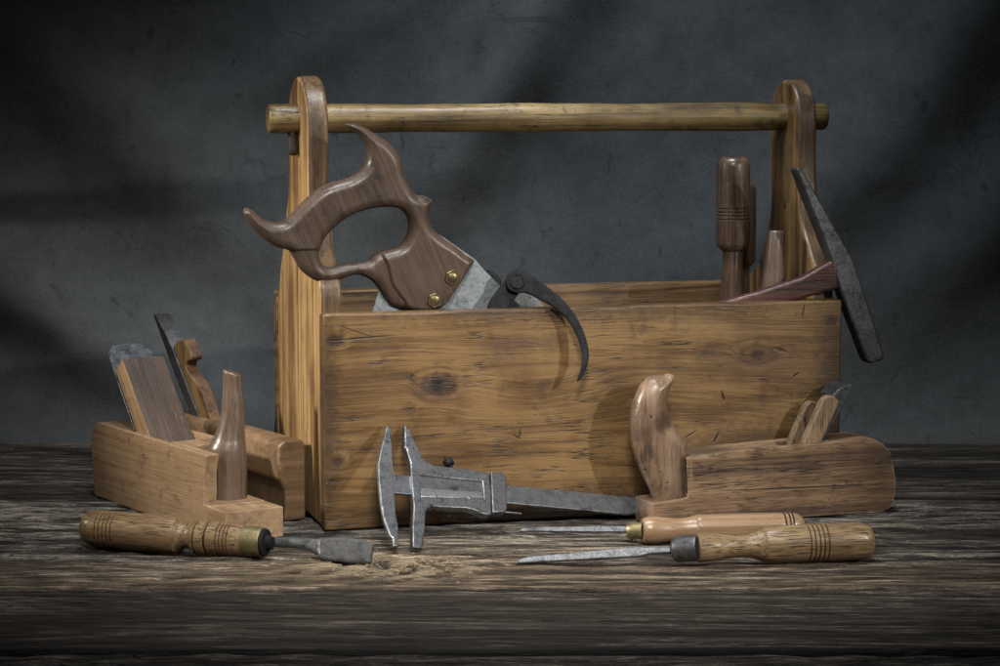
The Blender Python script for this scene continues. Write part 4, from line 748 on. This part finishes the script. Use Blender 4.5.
link('ferrule', lathe([(X(246), .0124), (X(246.2), .0133), (X(263), .0130), (X(264), .0128), (X(264.5), .0105), (X(264.5), .001)], 48), M['brass'], ch1, CM1, 40)
link('bolster', lathe([(X(264), .0112), (X(264.6), .0121), (X(266.5), .0121), (X(267.5), .0112), (X(268), .0068), (X(273), .0058), (X(274), .001)], 32), M['iron'], ch1, CM1, 40)
cb = D['c1b']; BM = frame(D['c1b_o'], cb['x'], cb['y'])
bl1 = link('blade', pillow(cb['blade'], [], lambda x, y: .0020+0*x, lambda x, y: .0030+0*x, .0011, .0006, False), M['steel_d'], ch1, BM, 40)
ee = cb['edge']; 
link('shank', pillow(cb['neck'], [], lambda x, y: .0028+0*x, lambda x, y: .0042+0*x, .0011, .0006), M['steel_d'], bl1, BM, 60)
link('cutting_bevel', prism([tuple(np.array(p_)) for p_ in ee], -.0006, .0030), M['steel_d'], bl1, BM, 30)

# third chisel, front right
c3 = D['c3']; A_, B_ = V3(c3['a']), V3(c3['b']); L_ = (B_-A_).length; CM3 = axis_frame(A_, B_)
ch3 = thing('paring_chisel', (A_+B_)/2, 'long thin-bladed chisel with a ringed ash handle and grey steel ferrule', 'chisel', 'chisels lying on the table')
k = L_/175.; X = lambda px_: (px_-697)*k
prof = [(0, .001), (0, .0115), (X(698), .0124), (X(702), .0125), (X(712), .0119), (X(725), .0104), (X(736), .0092), (X(748), .0097), (X(757), .0122), (X(760), .0136), (X(761.5), .0141), (X(762.5), .0150), (X(764), .0157), (X(790), .0163)]+grooves([X(v_) for v_ in (806, 810.5, 815, 819.5, 824)], .0164, .0010, .0008)+[(X(845), .0163), (X(860), .0160), (X(866), .0150), (X(870), .0128), (X(872), .0090), (X(872.4), .003), (X(872.5), .0001)]
burn(link('handle', lathe(prof, 64), M['oak_h2'], ch3, CM3, 38), [X(v_) for v_ in (806, 810.5, 815, 819.5, 824)], .0005)
FM = axis_frame(c3['f'], c3['a']); Lf = (V3(c3['a'])-V3(c3['f'])).length
link('ferrule', lathe([(-.0032, .0045), (-.0015, .0085), (0, .0098), (.0012, .0108), (.003, .0113), (Lf, .0113), (Lf+.0015, .011)], 40), M['ferr'], ch3, FM, 40)
def blade_between(tip, mid, root, w_tip, w_mid, th, mat, par, name='blade', roll=.9):
    tip, mid, root = V3(tip), V3(mid), V3(root)
    BMx = frame(tip, mid-tip, (0, math.cos(roll), math.sin(roll))); L1 = (mid-tip).length
    r_ = BMx.inverted() @ root
    pts = [(0, -w_tip*.9), (.004, w_tip*.5), (.012, w_tip), (L1-.004, w_mid), (L1, w_mid*.75), (L1+.006, .0038), (r_.x, r_.y+.0030), (r_.x, r_.y-.0030), (L1+.006, -.0030), (L1, -w_mid*.75), (L1-.004, -w_mid)]
    o = link(name, prism(pts, -th, th), mat, par, BMx, 30); bevel(o, th*.75, 2, 25); return o
blade_between(c3['t'], c3['s'], V3(c3['f'])+V3((-.002, 0, 0)), .0032, .0052, .0016, M['steel_d'], ch3)
c2 = D['c2']; A_, B_ = V3(c2['a']), V3(c2['b']); L_ = (B_-A_).length; CM2 = axis_frame(A_, B_)
ch2 = thing('marking_chisel', (A_+B_)/2, 'slim chisel with a smooth faceted beech handle and small brass ferrule', 'chisel', 'chisels lying on the table')
k = L_/162.; X = lambda px_: (px_-642)*k
prof = [(0, .001), (0, .0095), (X(643), .0108), (X(646), .0119), (X(651), .0124), (X(657), .0122), (X(666), .0110), (X(676), .0099), (X(685), .0103), (X(692), .0117), (X(695), .0123), (X(696), .0122), (X(697), .0128), (X(700), .0130), (X(735), .0131), (X(775), .0129), (X(780), .0128)]+grooves([X(v_) for v_ in (783, 787.5, 791)], .0125, .0009, .0008)+[(X(796), .0118), (X(800), .0100), (X(803), .0068), (X(804), .0025), (X(804.2), .0001)]
burn(link('handle', lathe(prof, 64, flats=(X(696.5), X(781), 8)), M['beech_h'], ch2, CM2, 24), [X(783), X(787.5), X(791)], .0006)
FM = axis_frame(c2['f'], c2['a']); Lf = (V3(c2['a'])-V3(c2['f'])).length
link('ferrule', lathe([(0, .001), (0, .0064), (.0008, .0070), (Lf*.5, .0073), (Lf+.001, .0078)], 36), M['brass'], ch2, FM, 40)
blade_between(c2['t'], V3(c2['s']), V3(c2['f'])+V3((.002, 0, 0)), .0022, .0030, .0014, M['steel'], ch2)

# ------------------------------------------------------------------ splinters and dust by the torn patch
def crumbs():
    v = []; f = []
    for i in range(260):
        x = random.gauss(-.095, .034); y = random.gauss(2.068, .024); a = random.uniform(-1.4, 1.4); L2 = random.uniform(.0004, .0016); w = random.uniform(.00015, .0004)
        d_ = V3((math.cos(a), math.sin(a), random.uniform(-.05, .2))); n_ = V3((-math.sin(a), math.cos(a), 0)); c_ = V3((x, y, .0004+w))
        n0 = len(v)
        for s_ in (-1, 1):
            for (p_, q2) in ((-1, -1), (1, -1), (1, 1), (-1, 1)): v.append(c_+d_*L2*s_+n_*w*p_*(.4 if s_ > 0 else 1)+V3((0, 0, w*q2*.7)))
        f += [(n0, n0+1, n0+2, n0+3), (n0+4, n0+5, n0+6, n0+7)]+[(n0+i_, n0+(i_+1) % 4, n0+4+(i_+1) % 4, n0+4+i_) for i_ in range(4)]
    s = NT('splinter_wood'); s.l(s.ramp(s.noise(s.co, 300), [(.3, C(.30, .22, .14)), (.7, C(.58, .47, .32))]), s.b.inputs[0]); s.b.inputs['Roughness'].default_value = .7
    o = link('wood_splinters', mesh_from(v, f), s.m, None, None, None); o['kind'] = 'stuff'; o['label'] = 'tiny pale wood splinters and dust by the calliper jaws'; o['category'] = 'splinters'
crumbs()

# ------------------------------------------------------------------ camera, lights, render
cam = bpy.data.cameras.new('camera'); co_ = bpy.data.objects.new('camera', cam); COL.objects.link(co_)
co_.location = (0, 0, .4311); co_.rotation_euler = (math.pi/2-.1109, 0, 0); cam.sensor_width = 36; cam.lens = 36*2.4638; cam.clip_start = .05; cam.clip_end = 50
sc.camera = co_
w = bpy.data.worlds.new('World'); sc.world = w; w.use_nodes = True
bg = w.node_tree.nodes['Background']; bg.inputs[0].default_value = (.55, .62, .72, 1); bg.inputs[1].default_value = .013
def spot(name, loc, target, power, size, angle=60, blend=.8, col=(1, .95, .88)):
    l = bpy.data.lights.new(name, 'SPOT'); l.energy = power; l.shadow_soft_size = size; l.spot_size = math.radians(angle); l.spot_blend = blend; l.color = col
    o = bpy.data.objects.new(name, l); COL.objects.link(o); o.location = loc; d_ = V3(target)-V3(loc); o.rotation_euler = d_.to_track_quat('-Z', 'Y').to_euler()
def area(name, loc, target, power, sx, sy, col=(1, .97, .93), spread=180):
    l = bpy.data.lights.new(name, 'AREA'); l.shape = 'RECTANGLE'; l.energy = power; l.size = sx; l.size_y = sy; l.color = col; l.spread = math.radians(spread)
    o = bpy.data.objects.new(name, l); COL.objects.link(o); o.location = loc; d_ = V3(target)-V3(loc); o.rotation_euler = d_.to_track_quat('-Z', 'Y').to_euler()
spot('key_right', (1.22, 1.22, .68), (-.02, 2.27, .12), 64, .025, 31, 1, (1, .94, .84))
spot('key_left', (-1.30, 2.06, .66), (-.22, 2.26, .20), 96, .07, 27, 1, (1, .92, .79))
area('front_soft', (.05, .9, 1.15), (-.05, 2.25, .10), 1.2, .3, .3, (1, .95, .88), 34)
area('top_soft', (-.05, 2.05, 1.25), (.0, 2.35, .1), 2.2, .5, .3, (.94, .97, 1), 70)
spot('back_light', (.16, 2.30, 1.12), (.14, 2.78, .28), 14, .05, 76, 1, (.88, .95, 1))
sc.view_settings.view_transform = 'Standard'; sc.view_settings.look = 'None'; sc.view_settings.exposure = 0; sc.view_settings.gamma = 1
sc.cycles.max_bounces = 6
